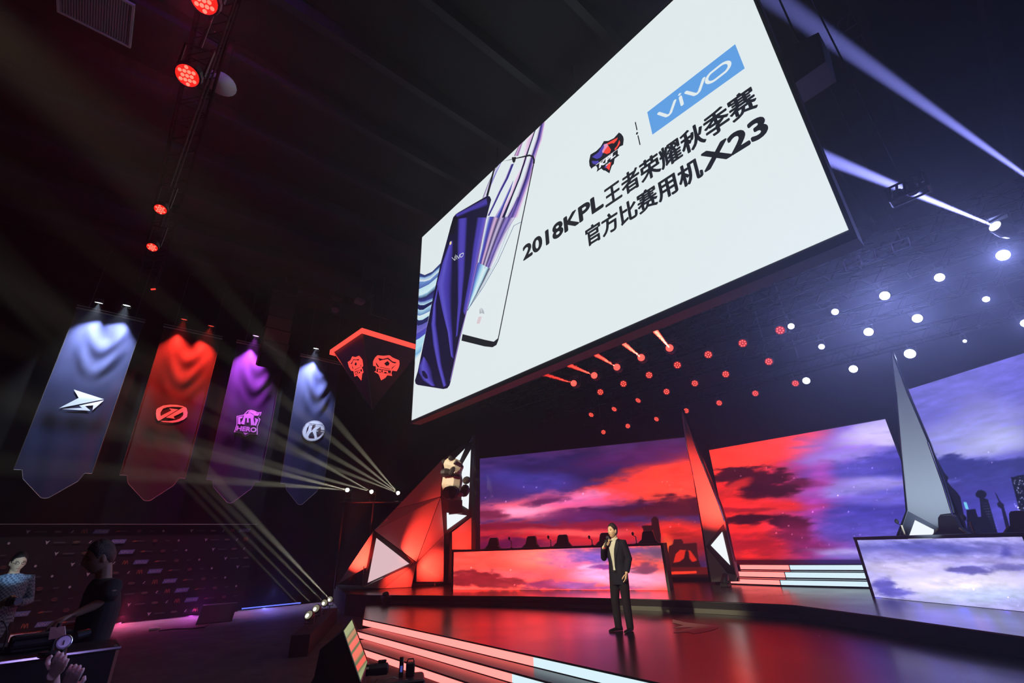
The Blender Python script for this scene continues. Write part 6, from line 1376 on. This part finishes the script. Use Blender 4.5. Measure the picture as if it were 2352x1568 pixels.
# slanted mirror-like panel facing the stage; step reflection painted as glowing bands
mTL, mTR, mBL = at(787.5, 1451, 5.6), at(806.8, 1423.7, 6.05), at(826, 1566, 4.95); mn = (mTR - mTL).cross(mBL - mTL).normalized(); mBR = pix(842.6, 1521, tuple(mTL), tuple(mn))
if mn.dot(Vector(CO) - mTL) < 0: mn = -mn
cen = (mTL + mTR + mBL + mBR) / 4
mirror = thing('slanted_mirror', 'slanted mirror-like panel with the reflection of the red front steps painted as bands', 'mirror panel', (cen.x, cen.y, 0))
def step_reflection(x, y):
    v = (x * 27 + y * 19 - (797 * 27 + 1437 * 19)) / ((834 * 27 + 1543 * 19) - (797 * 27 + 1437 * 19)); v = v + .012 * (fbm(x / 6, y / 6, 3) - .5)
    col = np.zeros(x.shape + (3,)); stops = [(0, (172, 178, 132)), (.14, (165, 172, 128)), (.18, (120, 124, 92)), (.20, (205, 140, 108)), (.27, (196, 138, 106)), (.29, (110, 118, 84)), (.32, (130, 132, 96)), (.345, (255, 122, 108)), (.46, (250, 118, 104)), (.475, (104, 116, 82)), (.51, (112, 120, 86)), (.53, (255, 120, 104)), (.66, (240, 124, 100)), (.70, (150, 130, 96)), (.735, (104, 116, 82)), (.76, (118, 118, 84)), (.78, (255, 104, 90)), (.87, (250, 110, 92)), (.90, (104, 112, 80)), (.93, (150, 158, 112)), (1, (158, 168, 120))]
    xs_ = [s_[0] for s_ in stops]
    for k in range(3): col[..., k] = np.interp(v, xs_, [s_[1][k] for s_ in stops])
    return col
led_grid('display', mBL, mBR, mTR, mTL, 24, 90, step_reflection, attr_mat('led_picture_and_reflection', 1.0), mirror, tuple(mn * .01))  # no screen here: the mirrored red steps are painted as emission
ext = (at(700, 1560, 5.0) - at(826, 1566, 4.95)); ext.z = -.05
grow = lambda p: cen + (p - cen) * 1.03
base4 = [grow(p) for p in (mBL, mBR, mTR, mTL)]
mb = MB(); low4 = [Vector((p.x, p.y, 0.002)) + ext * f for p, f in zip(base4, (.95, .6, .35, .9))]
mb.add(base4 + [base4[3] + ext * .42 - Vector((0, 0, .16)), base4[2] + ext * .22 - Vector((0, 0, .12))] + [Vector((base4[0].x, base4[0].y, .002)), Vector((base4[1].x, base4[1].y, .002)), low4[2], low4[0], low4[3]],
       [(0, 1, 2, 3), (3, 2, 5, 4), (0, 3, 4), (1, 7, 6, 0), (2, 1, 7, 8, 5), (0, 6, 9, 4), (4, 9, 10, 8, 5), (6, 7, 8, 10, 9)])
mb.build('housing', BLACKCLOTH, mirror)
for a_, b_ in ((mBL, mBR), (mBR, mTR), (mTR, mTL), (mTL, mBL)): MB().tube([grow(a_) + mn * .008, grow(b_) + mn * .008], .010, 5).build('bezel', BLACKGLOSS, mirror)
# black case with radio gear at the bottom centre
kz = at(905, 1556, 4.4).z; kc = at(905, 1556, 4.4); kv = Vector((kc.x, kc.y, 0)).normalized(); kr = Vector((kv.y, -kv.x, 0)); RK = Matrix((kr, kv, Vector((0, 0, 1)))).transposed()
kt = thing('gear_case', 'black low case carrying radio gear at the bottom beside the slanted mirror panel', 'case', (kc.x, kc.y, 0)); MB().bevbox(Vector((kc.x, kc.y, kz / 2)) + kr * .03, (.52, .34, kz - .004), .015, RK).build('case_body', BLACK, kt); MB().tube([Vector((kc.x, kc.y, kz - .012)) + kr * x - kv * .172 for x in (-.22, .28)], .008, 6).build('metal_edge', STEEL, kt)
def on_case(px, py): 
    p = pix(px, py, (kc.x, kc.y, 0), tuple(kv)); return p
cam_ = thing('camcorder', 'black camcorder lying on the gear case left of the upright cylinder', 'camera', tuple(on_case(872, 1552)))
c0 = on_case(872, 1536); c0.z = max(c0.z, kz + .055)
MB().tube([c0 - kr * .10, c0 - kr * .03, c0 + kr * .07, c0 + kr * .085], [.046, .052, .05, .03], 16).build('camera_body', BLACK, cam_); MB().tube([c0 - kr * .125, c0 - kr * .10], [.05, .05], 16).build('lens_hood', BLACKGLOSS, cam_); MB().tube([c0 - kr * .127, c0 - kr * .124], .036, 16).build('lens', mat('lens_glass', (.12, .14, .12), .06, spec=1), cam_)
MB().bevbox(c0 + kr * .02 + Vector((0, 0, .062)), (.08, .03, .024), .006, RK).build('top_handle', BLACK, cam_)
cy = on_case(921, 1550); cy.z = kz + .002; cyl = thing('antenna_transmitter', 'upright grey black cylinder on the gear case at the bottom', 'transmitter', tuple(cy))
top_ = on_case(921, 1509).z - kz; MB().tube([cy, cy + Vector((0, 0, top_ * .55))], .022, 16).build('base', STEEL, cyl); MB().tube([cy + Vector((0, 0, top_ * .55)), cy + Vector((0, 0, top_))], .021, 16).build('antenna', BLACKGLOSS, cyl); MB().box(cy + Vector((0, 0, top_ * .42)) - kv * .022, (.022, .006, .05), RK).build('panel', mat('blue_led_panel', (.2, .2, .3), .4, emit=(.1, .12, .6), es=.5, sampling='NONE'), cyl)
bx = on_case(938, 1552); bx.z = kz + .002; bt = thing('radio_box', 'black box with a carry handle right of the upright cylinder', 'radio', tuple(bx))
MB().bevbox(bx + Vector((0, 0, .055)) + kr * .015, (.085, .08, .11), .008, RK).build('housing', BLACK, bt); MB().tube([bx + kr * -.02 + Vector((0, 0, .11)), bx + kr * -.01 + Vector((0, 0, .14)), bx + kr * .04 + Vector((0, 0, .14)), bx + kr * .05 + Vector((0, 0, .11))], .006, 6).build('handle', BLACK, bt)
WIREM = mat('pale_wire', (.4, .36, .28), .45)
for i, (pts, lb) in enumerate((([(878, 1562), (890, 1552), (905, 1549), (916, 1553)], 'pale wire curling in front of the camcorder'), ([(868, 1552), (860, 1562), (866, 1572), (878, 1566)], 'dark cable looped at the left end of the gear case'), ([(932, 1553), (945, 1557), (958, 1563), (966, 1572)], 'pale lead running off the right of the gear case'))):
    o = MB().tube([on_case(*p) - kv * (.10 + .01 * i) for p in pts], .0035, 6).build('wire', RUBBER if i == 1 else WIREM); tag(o, lb, 'wire')
lamp('gear_light', 'SPOT', (-2.6, 1.2, 3.6), 14, (1, .9, .75), dirv=kc - Vector((-2.6, 1.2, 3.6)), size=16, blend=1)
